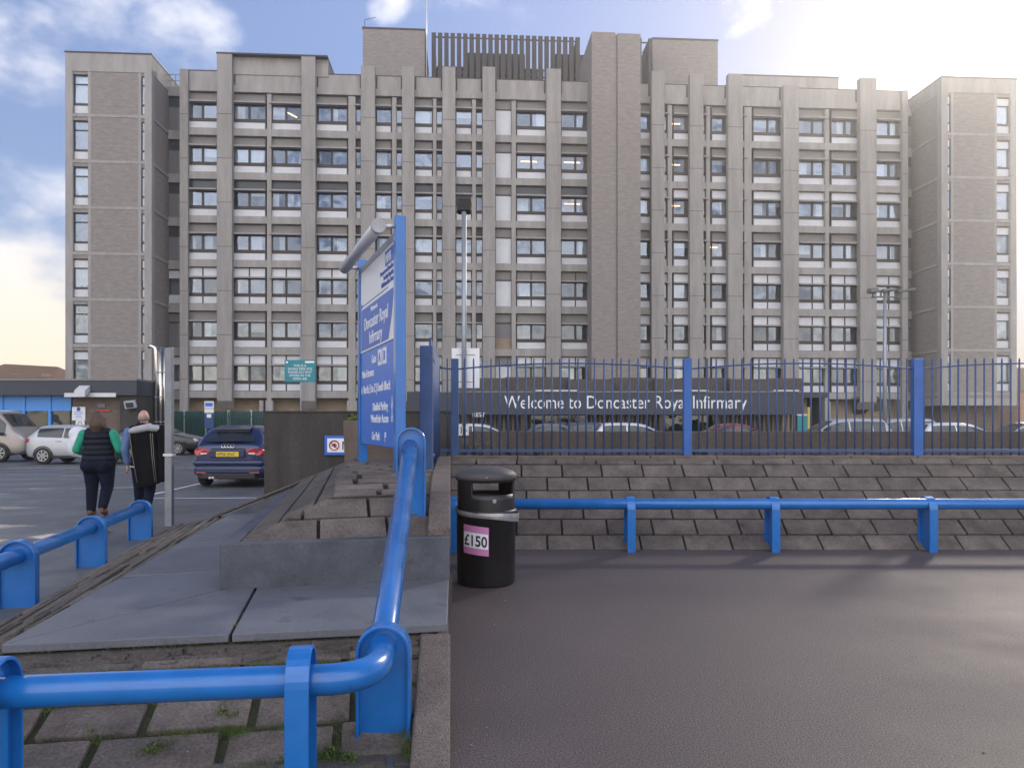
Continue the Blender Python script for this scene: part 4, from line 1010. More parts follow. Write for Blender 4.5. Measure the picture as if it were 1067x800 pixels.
# the near rail: along the front, round the corner, then up beside the planter
rl = empty('corner_pipe_rail', (-.6, 3.6, 0), 0, 'bright blue pipe rail bending round the near corner and climbing beside the raised planter', 'railing')
O_ = Vector((-.6, 3.6, 0)); q0 = Vector((-3.6, 2.80, .45)); q1 = Vector((-.575, 3.20, .437)); q2 = Vector((-.605, 3.62, .44)); q3 = Vector((-.805, 6.12, 1.313))
pts = [q0 - O_] + [v - O_ for v in fillet((q0, q1, q2), 0, .22, 10)] + [v - O_ for v in fillet((q1, q2 + Vector((0, -.04, 0)), q3), 0, .12, 5)] + [q3 + Vector((-.01, .05, .014)) - O_]
m = MB(); m.tube(pts, PR, 28); m.build('pipe', m_blue, rl)
rail_post(rl, Vector((-.60, 3.60, .0)) - O_, R(3), .56, .126)
rail_post(rl, Vector((-.80, 6.10, .88)) - O_, R(5), .58, .116)
fd = math.atan2(q1.y - q0.y, q1.x - q0.x)
for x in (-.868, -2.03, -3.15):
    y = q0.y + (x - q0.x) * (q1.y - q0.y) / (q1.x - q0.x); rail_post(rl, Vector((x, y, -.02)) - O_, fd + pi / 2, .60)
# right rail
rl = empty('right_pipe_rail', (-.67, 8.95, 0), 0, 'straight bright blue pipe rail at the foot of the paved bank, behind the bin', 'railing')
m = MB(); m.tube([(-.02, 0, .55), (9.2, 0, .55)], PR, 24); m.build('pipe', m_blue, rl)
for x in (0.0, 2.05, 3.72, 5.54, 7.3, 9.0): rail_post(rl, (x, .05, 0), pi / 2, .635, .14)
# left rail
rl = empty('left_pipe_rail', (-4.02, 6.25, 0), 0, 'bright blue pipe rail with broad round topped posts along the car park edge at left', 'railing')
ld = Vector((-.745, 3.6, 0)).normalized(); la = atan2(ld.y, ld.x)
m = MB(); m.tube([Vector((0, 0, .43)) - ld * 3.4, Vector((0, 0, .40)) + ld * 3.72], PR, 24); m.build('pipe', m_blue, rl)
for s, h in ((-3.3, .56), (-1.7, .55), (0, .545), (1.79, .53), (3.67, .51)): rail_post(rl, ld * s, la - pi / 2, h, .142)

# ------------------------------------------------------------------ blue bar fence
fn = empty('bar_fence', (-1.03, 10.66, 1.03), 0, 'tall blue bar fence with a wavy top rail above the paved bank', 'fence')
FX0 = -1.03; FD = 10.66
def fx(px): return X(px, FD) - FX0
zt = H(374.5, FD) - 1.03; zb = .03
m_post = P('fence post paint', (.018, .10, .36), .45, var=.18, scale=3)
posts = [474, 716, 955.5, 1185]
for px, w in zip(posts, (.05, .056, .066, .06, .06)):
    m = MB(); m.box(fx(px) - w, fx(px) + w, -.05, .05, -.15, zt + .01); m.build('post', m_post if px > 700 else m_blued, fn, .006)
def top(px):
    """height of the wavy top rail: low at each post, bowed up between them"""
    for a, b in zip([232] + posts, posts + [1700]):
        if a <= px <= b:
            t = (px - a) / (b - a); return H(385 - 6.5 * (sin(pi * t) ** .8), FD) - 1.03
m = MB(); pts = []
for k in range(0, 190):
    px = 457 + k * 5.2
    if px > 1180: break
    pts.append((fx(px), .012, top(px)))
m.tube(pts, .011, 6); m.build('top_rail', m_blued, fn)
m = MB(); m.box(fx(455), fx(1180), -.012, .022, .06, .10); m.build('bottom_rail', m_blued, fn)
bar = None; px = 457.5; nb_ = 0
while px < 1180 and nb_ < 80:
    if all(abs(px - q) > 6 for q in posts):
        if bar is None:
            m = MB(); m.tube([(0, 0, -.02), (0, 0, zt - .01)], .0118, 8); m.tube([(0, 0, zt - .011), (0, 0, zt + .02)], [.0118, .004], 8); bar = m.build('bar', m_blued, fn)
        else: bar = bar.copy(); COL.objects.link(bar)
        bar.location = (fx(px) + random.uniform(-.003, .003), random.uniform(-.002, .002), random.uniform(-.004, .004)); bar.rotation_euler = (0, random.uniform(-.004, .004), 0); nb_ += 1
    px += 9.02
# short return towards the camera with its heavy end post
r0 = Vector((X(444.5, 7.9) - FX0, 7.9 - FD, 0)); r1 = Vector((X(455.5, FD) - FX0, 0, 0))
m = MB(); zz = H(360.5, 7.9) - 1.03; m.box(r0.x - .065, r0.x + .065, r0.y - .05, r0.y + .05, -.3, zz); m.build('end_post', m_blued, fn, .006)
m = MB(); m.box(r1.x - .03, r1.x + .03, -.04, .04, -.2, zt + .01); m.build('corner_post', m_blued, fn, .006)
m = MB()
for z in (.10, zt - .18):
    m = MB(); m.tube([r0 + Vector((.05, 0, z)), r1 + Vector((0, 0, z))], .012, 6); m.build('return_rail', m_blued, fn)
for k in range(1, 20):
    bar = bar.copy(); COL.objects.link(bar); bar.location = r0.lerp(r1, k / 20) + Vector((.03, 0, 0)); bar.rotation_euler = (0, 0, 0)
# walls behind the fence
t = empty('low_wall', (4.2, 12.1, 0), 0, 'long low brown concrete wall behind the blue fence, in front of the parked cars', 'wall')
m = MB(); m.box(-5.15, 6, 0, .22, 0, H(449.3, 12.1)); m.build('wall', m_wall2, t, .012)
t = empty('tall_wall', (-2.5, 12.5, 0), 0, 'tall stained dark concrete wall between the blue hatchback and the blue sign', 'wall')
m = MB(); m.box(X(275, 12.5) + 2.5, X(472, 12.5) + 2.5, 0, .25, 0, H(429.3, 12.5)); m.build('wall', m_wall, t, .012)
m = MB(); m.box(X(274, 12.5) + 2.5, X(473, 12.5) + 2.5, -.02, .27, H(429.3, 12.5), H(428, 12.5)); m.build('capping', m_frame, t)
t = empty('no_smoking_sign', (X(338, 12.45), 12.46, H(464, 12.45)), 0, 'white panel with red prohibition ring and blue border on the tall dark wall', 'sign')
m = MB(); m.box(0, .66, 0, .03, -.155, .16); m.build('border', m_signblue, t)
m = MB(); m.box(.045, .62, -.006, 0, -.11, .115); m.build('panel', m_signwhite, t)
m = MB(); m.grid([[(.16 + r * cos(2 * pi * k / 28), y, r * sin(2 * pi * k / 28)) for k in range(28)] for r, y in ((.085, -.012), (.085, -.006), (.065, -.006), (.065, -.012), (.085, -.012))], True, True)
m.obox((.16, -.010, 0), (1, 0, -1), (0, 1, 0), (1, 0, 1), .07, .002, .008); m.build('red_ring', m_red, t)
m = MB(); m.box(.115, .20, -.009, -.006, -.012, .012); m.box(.15, .18, -.009, -.006, -.035, .035); m.build('pictogram', m_inkd, t)
lettering('N', .2, m_inkd, t, (.275, -.007, -.07), (1, 0, 0), (0, 0, 1))
# concrete planter box at the sign's foot
t = empty('concrete_planter', (X(359, 10.05), 10.05, .9), 0, 'tall pebbly concrete planter box behind the foot of the blue sign', 'planter')
m = MB(); x1 = X(424, 10.05) - X(359, 10.05); zz = H(438, 10.05) - .9
m.prism([(0, 0, 0), (x1, 0, 0), (x1, 0, zz - .25), (.32, 0, zz - .22), (.24, 0, zz), (-.02, 0, zz)], (0, .45, 0)); m.build('box', m_aggr, t, .012)
random.seed(8)
def leaves(mb, c, rad, n, size):
    for _ in range(n):
        d = Vector((random.gauss(0, 1), random.gauss(0, 1), abs(random.gauss(0, 1)))).normalized(); p = Vector(c) + d * rad * random.uniform(.2, 1)
        a = Vector((random.gauss(0, 1), random.gauss(0, 1), random.gauss(0, 1))).normalized(); b = d.cross(a).normalized(); l_ = size * random.uniform(.6, 1.3)
        mb.face([p - b * l_ * .3, p + a * l_ * .6 - b * 0, p + b * l_ * .3, p - a * l_ * .5])
def weed(c, h, n, name, lab, mat=None):
    m = MB()
    for k in range(n):
        a = random.uniform(0, 2 * pi); l_ = h * random.uniform(.5, 1); tip = Vector((cos(a) * l_ * .5, sin(a) * l_ * .5, l_ * .8)); w = Vector((-sin(a), cos(a), 0)) * .006
        mid = tip * .5 + Vector((0, 0, l_ * .15)); m.face([-w, w, mid + w * .8, mid - w * .8]); m.face([mid - w * .8, mid + w * .8, tip])
        if h > .15:
            for q in range(4):
                p = tip * random.uniform(.3, 1); d = Vector((random.gauss(0, 1), random.gauss(0, 1), random.gauss(0, .5))).normalized() * .035; s = Vector((-d.y, d.x, .01)) * .45; m.face([p, p + d * .5 + s, p + d, p + d * .5 - s])
    o = m.build(name, mat or m_leaf); o.location = c
    return tag(o, lab, 'weed', 'weeds in the bed and the planter')
pw = MB(); leaves(pw, (0, 0, 0), .09, 70, .06); o = pw.build('weed', m_leaf); o.location = (X(368, 10.2), 10.2, H(437, 10.2)); tag(o, 'tuft of green weed on top of the pebbly concrete planter box', 'weed', 'weeds in the bed and the planter')
for px, h, n, lab, mt in ((494, .22, 26, 'green weed behind the fence, just right of the thin pale column', None), (531, .2, 18, 'low weed in the bed between the first bars after the bin', None), (560, .17, 30, 'leafy weed at the fence foot below the dark car', None), (571, .14, 22, 'small leafy weed beside the one below the dark car', None), (513, .42, 9, 'tall dry stalks in the bed above the bin lid', m_leafd), (524, .5, 8, 'tallest dry stalks in the bed right of the bin', m_leafd),
                          (645, .15, 26, 'weed at the fence foot below the white windscreen', None), (655, .13, 16, 'low weed next to the one below the white windscreen', m_leafd), (690, .16, 18, 'dry weed in the bed left of the middle fence post', m_leafd), (724, .2, 30, 'green weed right of the middle fence post', None), (733, .16, 26, 'second weed right of the middle fence post', None), (847, .12, 16, 'small weed in the bed below the left silver roof', None), (500, .3, 10, 'dry stems behind the bin', m_leafd)):
    weed((X(px, 10.95), 10.95, 1.0), h, n, 'weed', lab, mt)
# moss and grass in the joints near the camera: one object, nobody could count it
gm = MB()
def blade(p, h):
    a = random.uniform(0, 6.28); w = Vector((cos(a), sin(a), 0)) * random.uniform(.0015, .003); tip = Vector((random.gauss(0, .4), random.gauss(0, .4), 1)) * h
    gm.face([p - w, p + w, p + w * .6 + tip * .55]); gm.face([p - w * .6 + tip * .5, p + w * .6 + tip * .5, p + tip])
def tuft(x, y, z, n, spread, h):
    for _ in range(n): blade(Vector((x + random.gauss(0, spread), y + random.gauss(0, spread * .8), z)), h * random.uniform(.4, 1.2))
def bank_z(x, y):
    s = (Vector((x, y, 0)) - Vector((A.x, A.y, 0))).dot(nf); return max(0, .275 - .286 * s) - .015
tr = random.Random(4)
ridge = [(.262 * k) * .9615 for k in range(5)]
for _ in range(620):
    row = tr.choice(ridge); s = tr.uniform(-.2, 2.2); p = fr(s, .275) - nf * row
    if tr.random() < .5 * (1 + sin(s * 5 + row * 9)): tuft(p.x, p.y, bank_z(p.x, p.y), tr.randint(8, 30), .026, .038)
for px, py, n, h in ((340, 790, 200, .06), (362, 795, 160, .06), (155, 785, 180, .04), (170, 780, 120, .035), (420, 770, 90, .07), (426, 785, 110, .10), (430, 795, 80, .08), (225, 745, 90, .035), (232, 730, 80, .035), (105, 770, 60, .03), (240, 700, 60, .03), (300, 795, 50, .04), (350, 748, 40, .03), (440, 650, 0, 0), (243, 690, 60, .03), (418, 745, 30, .05), (75, 792, 40, .03), (360, 765, 40, .04)):
    d = 3.4
    for _i in range(12):
        zz = bank_z(X(px, d), d); d = (EYE - zz) * F / (py - HY)
    if n: tuft(X(px, d), d, bank_z(X(px, d), d), n, .03, h)
for px, py in ((145, 634), (95, 648), (250, 640), (245, 652)):
    d = (EYE - .325) * F / (py - HY); tuft(X(px, d), d, .325, 26, .018, .015)
for d in (6.45, 6.6, 6.8, 7.0): tuft(radial(d, .2), d, prof(d) - .02, 20, .015, .04)
for px, py, n, r in ((345, 792, 60, .05), (362, 797, 50, .045), (160, 784, 46, .04), (232, 742, 30, .03), (242, 690, 22, .03), (95, 765, 18, .03), (425, 790, 40, .05), (20, 752, 16, .03), (300, 797, 26, .04)):
    d = 3.4
    for _i in range(12):
        zz = bank_z(X(px, d), d); d = (EYE - zz) * F / (py - HY)
    leaves(gm, (X(px, d), d, bank_z(X(px, d), d) + .005), r * 1.25, n * 2, .018)
tag(gm.build('joint_grass', m_leaf), kind='stuff')
# grit and scraps on the tarmac
gr = MB()
for _ in range(30):
    if _ < 14: x, y = random.uniform(-.45, .1), random.uniform(5.6, 6.9)
    elif _ < 26: x, y = random.uniform(-.24, -.1) - .0794 * 0, random.uniform(3.4, 4.2); 
    else: x, y = random.uniform(-.2, 4.5), random.uniform(3.4, 8.6)
    if x < radial(y) + .04: x = radial(y) + .05
    r = random.uniform(.003, .008); gr.ball((x, y, r * .4), r, r * .8, r * .5, 6, 4)
tag(gr.build('grit', m_pebble), kind='stuff')

# ------------------------------------------------------------------ the blue direction sign
SO = Vector((-1.45, 8.37, .93)); SR = atan2(-.932, .3617)
sg_ = empty('direction_sign', SO, SR, 'tall blue hospital direction sign on two square posts with a tubular lamp along its top', 'sign')
for x, z in ((-1.0, 2.53), (1.0, 2.56)):
    m = MB(); m.box(x - .05, x + .05, -.05, .05, -.25, z); m.build('post', m_blue, sg_, .006)
def sgz(z): return z - .93
m = MB(); m.box(-.948, .948, -.025, .02, sgz(1.25), sgz(2.318)); m.build('lower_panel', m_signlight, sg_, .004)
m = MB(); m.box(-.948, .948, -.03, .02, sgz(2.322), sgz(3.36)); up_ = m.build('upper_panel', m_signwhite, sg_, .004)
# blue field of the upper panel, its right edge swept
m = MB(); pts = [(-.90, sgz(2.345)), (.62, sgz(2.345))]
for k in range(11):
    t = k / 10; pts.append((.62 + .24 * sin(t * pi / 2), sgz(2.345 + .485 * t)))
pts += [(-.90, sgz(2.83))]
m.prism([(x, -.031, z) for x, z in pts], (0, -.002, 0)); m.build('blue_field', m_signblue, up_)
m = MB(); m.box(-.948, .948, -.032, -.0301, sgz(3.28), sgz(3.36)); m.build('grey_header', m_greyc, up_)
T = lambda s, size, x, z, mat=m_ink, par=sg_, al='LEFT', y=-.027: lettering(s, size, mat, par, bold=.0025, origin=(x, y, sgz(z)), xd=(1, 0, 0), up=(0, 0, 1), align=al, ext=.0015)
T('Welcome to', .075, -.30, 2.745, y=-.034, par=up_)
T('Doncaster Royal', .195, -.03, 2.57, al='CENTER', y=-.034, par=up_); T('Infirmary', .195, -.03, 2.39, al='CENTER', y=-.034, par=up_)
m = MB(); m.box(.48, .86, -.034, -.0302, sgz(3.10), sgz(3.25)); m.build('blue_block', m_signblue, up_)
T('NHS', .13, .52, 3.125, y=-.036, par=up_)
for i, s in enumerate(('Doncaster and Bassetlaw', 'Teaching Hospitals', 'NHS Foundation Trust')): T(s, .062, .86, 3.04 - i * .065, mat=m_inkb, par=up_, al='RIGHT', y=-.032)
m = MB(); m.box(-.9, .6, -.0325, -.0301, sgz(2.865), sgz(2.875)); m.box(-.9, -.84, -.0325, -.0301, sgz(2.85), sgz(2.90)); m.build('thin_line', m_inkb, up_)
T('Gate', .13, -.28, 2.16)
for i, ch in enumerate('AB'):
    m = MB(); m.box(.08 + .24 * i, .27 + .24 * i, -.028, -.0252, sgz(2.11), sgz(2.28)); m.build('white_square', m_ink, sg_)
    T(ch, .14, .175 + .24 * i, 2.15, mat=m_signblue, al='CENTER', y=-.030)
T('Main Entrance', .125, -.88, 2.02); T('\u2190', .13, -.93, 1.83); T('North, E to Z | South Block', .132, -.80, 1.835)
T('Disabled Parking', .12, .18, 1.63, al='RIGHT' if False else 'CENTER'); T('Wheelchair Access', .12, .14, 1.50, al='CENTER'); T('Car Park', .12, -.05, 1.31, al='CENTER'); T('P', .14, .42, 1.30)
for z in (1.645, 1.515):     # wheelchair pictograms
    m = MB(); x = .78; zz = sgz(z)
    m.grid([[(x + r * cos(2 * pi * k / 18), y, zz + .022 + r * sin(2 * pi * k / 18)) for k in range(18)] for r, y in ((.034, -.028), (.034, -.0252), (.024, -.0252), (.024, -.028), (.034, -.028))], True, True)
    m.box(x - .012, x + .004, -.028, -.0253, zz + .03, zz + .085); m.lathe_y([(.011, -.028), (.011, -.0253)], 10, (x - .004, 0, zz + .1)); m.box(x, x + .035, -.0282, -.0254, zz + .022, zz + .032)
    m.build('wheelchair_symbol', m_ink, sg_)
m = MB(); m.tube([(-1.02, -.21, 2.42), (1.0, -.21, 2.45)], .062, 20); lt = m.build('tube_lamp', m_alu, sg_)
m = MB(); m.tube([(.99, -.21, 2.45), (1.03, -.21, 2.45)], .07, 20); m.build('end_cap', m_greyc, lt)
m = MB(); m.tube([(1.0, -.16, 2.45), (1.0, -.04, 2.47)], .022, 10); m.tube([(-1.0, -.16, 2.43), (-1.0, -.04, 2.44)], .022, 10); m.build('bracket', m_alu, lt)

# ------------------------------------------------------------------ litter bin
BX, BY = X(506.5, 7.2), 7.2
bn = empty('litter_bin', (BX, BY, 0), R(0), 'black round litter bin with silver tape and a pink sticker, on the tarmac path', 'bin')
rb = .272
m = MB(); m.lathe([(rb - .02, 0), (rb - .004, .02), (rb - .004, .05), (rb, .055), (rb + .004, .655), (rb + .012, .66), (rb + .012, .69), (rb - .02, .70), (rb - .02, .66)], 48)
m.build('body', m_blackp, bn)
# hood with two wide mouths
m = MB(); rows = []; n = 96; zs_ = [.69, .72, .79, .84, .88, .915, .95, .985]
R0 = rb - .004
def mouth(a):
    for c0 in (-90 + 22, 90 + 22):
        if abs((math.degrees(a) - c0 + 180) % 360 - 180) < 50: return True
    return False
hood = MB(); idx = {}
for r_, rr in enumerate((R0, R0 - .014)):
    for i in range(n):
        for j, z in enumerate(zs_):
            a = 2 * pi * i / n; idx[r_, i, j] = len(hood.v); hood.v.append((rr * cos(a), rr * sin(a), z))
def open_(i, j): return 1 < j < 6 and mouth(2 * pi * (i + .5) / n) and j in (3, 4, 5)
for i in range(n):
    i2 = (i + 1) % n
    for j in range(len(zs_) - 1):
        if open_(i, j): continue
        hood.f.append((idx[0, i, j], idx[0, i2, j], idx[0, i2, j + 1], idx[0, i, j + 1])); hood.sm.append(True)
        hood.f.append((idx[1, i, j + 1], idx[1, i2, j + 1], idx[1, i2, j], idx[1, i, j])); hood.sm.append(True)
        for (ii, jj, e) in ((i, j + 1, 'u'), (i, j - 1, 'd'), ((i + 1) % n, j, 'r'), ((i - 1) % n, j, 'l')):
            if 0 <= jj < len(zs_) - 1 and open_(ii, jj):
                a_, b_ = {'u': ((i, j + 1), (i2, j + 1)), 'd': ((i2, j), (i, j)), 'r': ((i2, j + 1), (i2, j)), 'l': ((i, j), (i, j + 1))}[e]
                hood.f.append((idx[0, a_[0], a_[1]], idx[0, b_[0], b_[1]], idx[1, b_[0], b_[1]], idx[1, a_[0], a_[1]])); hood.sm.append(False)
hood.build('hood', m_blackp, bn)
m = MB(); m.lathe([(R0 + .012, .965), (R0 + .02, .985), (R0 + .018, 1.02), (R0 - .02, 1.05), (R0 - .10, 1.078), (.05, 1.095), (.001, 1.097)], 48); m.build('lid', m_blacklid, bn)
m = MB(); fa = R(-90 + 10)
def on(a, r, z): return Vector((r * sin(a), -r * cos(a), z))
m.obox(on(R(18), R0 + .004, .785), (cos(R(18)), sin(R(18)), 0), (-sin(R(18)), cos(R(18)), 0), (0, 0, 1), .018, .006, .018); m.build('lock', m_galv, bn, .006)
m = MB(); m.ball(on(R(3), R0 + .02, 1.0), .009); m.build('rivet', m_galv, bn)
# slack band of silver tape, lower at the right
m = MB(); rows = []
for k in range(73):
    a = 2 * pi * k / 72; dip = .045 * sin(a) * -1; r = rb + .016 + .006 * sin(5 * a) + (.012 if .5 < a < 1.7 else 0); hh = .022 + .018 * max(0, sin(a))
    z = .655 + dip * .7 + .006 * sin(3 * a); rows.append([on(a, r, z - hh), on(a, r + .006, z - hh * .2), on(a, r + .004, z + hh * .5), on(a, r, z + hh)])
m.grid(rows); m.build('silver_tape', m_tape, bn)
def curved(a0, a1, z0, z1, r, mat, name, par, lean=0.):
    m = MB(); rows = []
    for k in range(17):
        a = a0 + (a1 - a0) * k / 16; rows.append([on(a, r, z0 + lean * (a - a0)), on(a, r, z1 + lean * (a - a0))])
    m.grid(rows); return m.build(name, mat, par)
s0, s1 = R(-45), R(7)
stk = curved(s0, s1, .318, .578, rb + .0075, m_pink, 'price_sticker', bn, -.03)
curved(s0 + .02, s1 - .02, .378, .515, rb + .0085, m_signwhite, 'white_label', stk, -.03)
o = lettering('\u00a3150', .135, bold=.003, mat=m_inkd, parent=stk, origin=(0, 0, 0), xd=(1, 0, 0), up=(0, 0, 1), ext=0)
xs = [v.co.x for v in o.data.vertices]; w0, w1 = min(xs), max(xs)
for v in o.data.vertices:
    a = s0 + .05 + (v.co.x - w0) / (w1 - w0) * (s1 - s0 - .1); p = on(a, rb + .0098, .398 + v.co.z - .03 * (a - s0)); v.co = p
# ------------------------------------------------------------------ vehicles
def lerp_pts(pts, x):
    if x <= pts[0][0]: return pts[0][1]
    for (a, b), (c, d) in zip(pts, pts[1:]):
        if a <= x <= c: return b + (d - b) * (x - a) / (c - a)
    return pts[-1][1]
KIND = {
 'hatch': dict(top=[(0, .80), (.006, .95), (.018, 1.01), (.10, 1.25), (.155, .985), (.17, 1.0)], L=3.95, W=.87, Ht=1.42),
}
def make_car(name, label, paint, L=4.0, W=.87, Ht=1.43, kind='hatch', loc=(0, 0, 0), rz=0., cat='car', group=None, detail=1):
    """body lofted from cross-sections, tail at -x, nose at +x"""
    root = empty(name, loc, rz, label, cat, group)
    def sc(z): return z
    if kind == 'hatch': top = [(0, .86), (.008, .97), (.022, 1.03), (.05, 1.12), (.095, Ht - .13), (.125, Ht - .05), (.17, Ht - .015), (.34, Ht), (.48, Ht - .02), (.57, Ht - .10), (.66, Ht - .28), (.745, 1.0), (.80, .96), (.90, .86), (.97, .76), (1, .60)]; belt = [(0, .94), (.1, .96), (.45, .90), (.75, .88), (1, .7)]; sw = (.115, .70); rw = (.028, .11); fw = (.575, .735)
    elif kind == 'suv': top = [(0, .90), (.008, 1.02), (.02, 1.10), (.055, Ht - .28), (.085, Ht - .09), (.13, Ht - .02), (.36, Ht), (.52, Ht - .03), (.60, Ht - .12), (.68, Ht - .32), (.76, 1.10), (.82, 1.06), (.92, .97), (.98, .84), (1, .62)]; belt = [(0, 1.04), (.1, 1.06), (.5, 1.0), (.76, .98), (1, .8)]; sw = (.09, .71); rw = (.02, .08); fw = (.60, .745)
    elif kind == 'saloon': top = [(0, .84), (.01, .95), (.04, .99), (.13, 1.02), (.19, 1.12), (.29, Ht - .07), (.36, Ht - .01), (.46, Ht), (.54, Ht - .03), (.62, Ht - .15), (.72, 1.02), (.78, .96), (.90, .84), (.98, .72), (1, .56)]; belt = [(0, .92), (.3, .94), (.7, .90), (1, .7)]; sw = (.22, .69); rw = (.175, .29); fw = (.60, .71)
    else: top = [(0, 1.2), (.006, 1.6), (.015, Ht - .14), (.04, Ht - .03), (.2, Ht), (.74, Ht - .01), (.79, Ht - .05), (.83, Ht - .18), (.895, 1.42), (.925, 1.22), (.965, 1.10), (.99, .94), (1, .70)]; belt = [(0, 1.16), (.6, 1.14), (.8, 1.10), (1, .8)]; sw = (.03, .89); rw = (.004, .012); fw = (.82, .905)
    xs = sorted(set([p[0] for p in top] + [i / 34 for i in range(35)] + [.003, .015, .985, .995]))
    def wid(x):
        r = 1.0
        if x < .12: r = .80 + .20 * sin(min(1, x / .12) * pi / 2) ** .8
        if x > .86: r = .70 + .30 * sin(min(1, (1 - x) / .14) * pi / 2) ** .8
        return W * r
    zb = .21 if kind != 'van' else .26
    def sect(x):
        w = wid(x); zt = lerp_pts(top, x); be = min(lerp_pts(belt, x), zt - .035); g = max(0, min(1, (zt - be) / .46)); wr = w * (.97 - (.27 if kind != 'van' else .13) * g); zs = zt - .02 - .055 * g; e = 0
        if x < .03: e = .10 * (1 - x / .03)
        if x > .96: e = .12 * (x - .96) / .04
        zbb = zb + e
        p5 = Vector((0, w * .965, be)); p8 = Vector((0, wr, zs))
        lo = min(.50, be - .12)
        pts = [(0, zbb), (w * .84, zbb), (w * .95, zbb + .07), (w * .985, lo - .1), (w, lo + .06), (p5.y, p5.z), (p5.y + (p8.y - p5.y) * .5 + .012 * g, p5.z + (p8.z - p5.z) * .5), (p8.y, p8.z), (wr * .86, zt - .012), (wr * .45, zt - .002), (0, zt)]
        return pts
    rows = []
    for x in xs:
        s = sect(x); xx = -L / 2 + L * x
        rows.append([(xx, y, z) for y, z in s] + [(xx, -y, z) for y, z in reversed(s[1:-1])])
    m = MB(); m.grid(rows, True, True, True)
    body = m.build('body', paint, root); ss = body.modifiers.new('s', 'SUBSURF'); ss.levels = 1; ss.render_levels = 1
    def side(x, t, s, off=.012):
        q = sect(x); (y5, z5), (y7, z7) = q[5], q[7]; g = sin(pi * t) * .010
        return (-L / 2 + L * x, s * (y5 + (y7 - y5) * t + off + g), z5 + (z7 - z5) * t)
    # side glass: two or three panes a side
    cuts = {'hatch': [(sw[0] + .01, .36), (.375, sw[1])], 'suv': [(sw[0] + .01, .22), (.235, .44), (.455, sw[1])], 'saloon': [(sw[0], .43), (.445, sw[1])], 'van': [(.05, .34), (.36, .64), (.67, .87)]}[kind]
    for s in (1, -1):
        for a, b in cuts:
            m = MB(); rws = []
            for k in range(9):
                x = a + (b - a) * k / 8; q = sect(x); full = max(.0, min(1, (q[7][1] - q[5][1] - .05) / .12))
                rws.append([side(x, .10 + (.80 * full) * t / 5, s) for t in range(6)])
            m.grid(rws); m.build('side_window', m_cglass, root)
    def topz(x, f):
        q = sect(x); wr = q[7][0]; y = f * wr
        ys = [(0, q[10][1]), (q[9][0], q[9][1]), (q[8][0], q[8][1]), (q[7][0], q[7][1])]; return y, lerp_pts(ys, abs(y))
    for (a, b), nm in ((rw, 'rear_window'), (fw, 'windscreen')):
        m = MB(); rws = []; sg = -1 if nm == 'rear_window' else 1
        for k in range(9):
            x = a + (b - a) * k / 8; r = []
            for f in range(-6, 7):
                y, z = topz(x, f / 6 * .90); r.append((-L / 2 + L * x + sg * .012, y, z + .012))
            rws.append(r)
        m.grid(rws); m.build(nm, m_cglass, root)
    # wheels
    rad = .305 if kind in ('hatch', 'saloon') else .345
    wx = (-L / 2 + L * .185, -L / 2 + L * .815) if kind != 'van' else (-L / 2 + L * .2, -L / 2 + L * .83)
    for x in wx:
        for s in (1, -1):
            y = s * (W - .085)
            m = MB(); m.lathe_y([(rad * .6, -.09), (rad * .93, -.1), (rad, -.075), (rad, .075), (rad * .93, .1), (rad * .6, .09)], 28, (0, 0, 0)); wh = m.build('wheel', m_tyre, root); wh.location = (x, y, rad)
            m = MB(); q = s * .1
            m.grid([[(r * cos(2 * pi * k / 24), q * v, r * sin(2 * pi * k / 24)) for k in range(24)] for r, v in ((rad * .66, .98), (rad * .60, 1.04), (rad * .55, .7))], True, True)
            for k in range(7):
                a = 2 * pi * k / 7; m.obox((rad * .32 * cos(a), q * .92, rad * .32 * sin(a)), (cos(a), 0, sin(a)), (0, 1, 0), (-sin(a), 0, cos(a)), rad * .28, .012, .022)
            m.lathe_y([(rad * .14, min(q * .8, q)), (rad * .14, max(q * .8, q))], 14); m.build('rim', m_rim, wh)
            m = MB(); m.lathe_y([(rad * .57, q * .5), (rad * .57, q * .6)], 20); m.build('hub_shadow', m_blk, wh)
            m = MB(); m.grid([[(x + r * cos(pi * k / 20), s * v, rad + r * sin(pi * k / 20)) for k in range(21)] for r, v in ((rad * 1.16, W - .14), (rad * 1.16, W + .006), (rad * 1.05, W + .004), (rad * 1.0, W - .14))], True)
            m.box(x - rad * 1.1, x + rad * 1.1, s * (W - .32), s * (W - .03), zb - .01, rad + .12)
            m.build('wheel_arch', m_blk, root)
    # lamps, mirrors, plates, sills
    hw = wid(.01)
    for s in (1, -1):
        zl = .84 if kind not in ('suv', 'van') else .98
        m = MB(); m.prism([(-L / 2 - .015, s * hw * .52, zl - .06), (-L / 2 - .015, s * hw * .97, zl - .07), (-L / 2 - .015, s * hw * .985, zl + .08), (-L / 2 - .015, s * hw * .6, zl + .075)], (.16, s * .06, 0)); m.build('tail_light', m_red, root, .02)
        zh = .66 if kind != 'van' else .85
        fwid = wid(.985); m = MB(); m.prism([(L / 2 - .02, s * fwid * .62, zh - .05), (L / 2 - .02, s * fwid * 1.0, zh - .04), (L / 2 - .08, s * fwid * 1.04, zh + .10), (L / 2 - .06, s * fwid * .66, zh + .07)], (-.12, s * .03, .02)); m.build('headlight', m_clear, root, .02)
        xm = sw[1] - .03; q = sect(xm); m = MB(); m.ball((-L / 2 + L * xm, s * (q[5][0] + .11), q[5][1] + .05), .07, .10, .065, 12, 8); m.build('wing_mirror', paint if kind != 'van' else m_blk, root)
        m = MB(); m.box(-L / 2 + L * .27, -L / 2 + L * .73, s * (W * .93), s * (W + .004), zb + .01, zb + .10); m.build('sill', m_blk, root, .01)
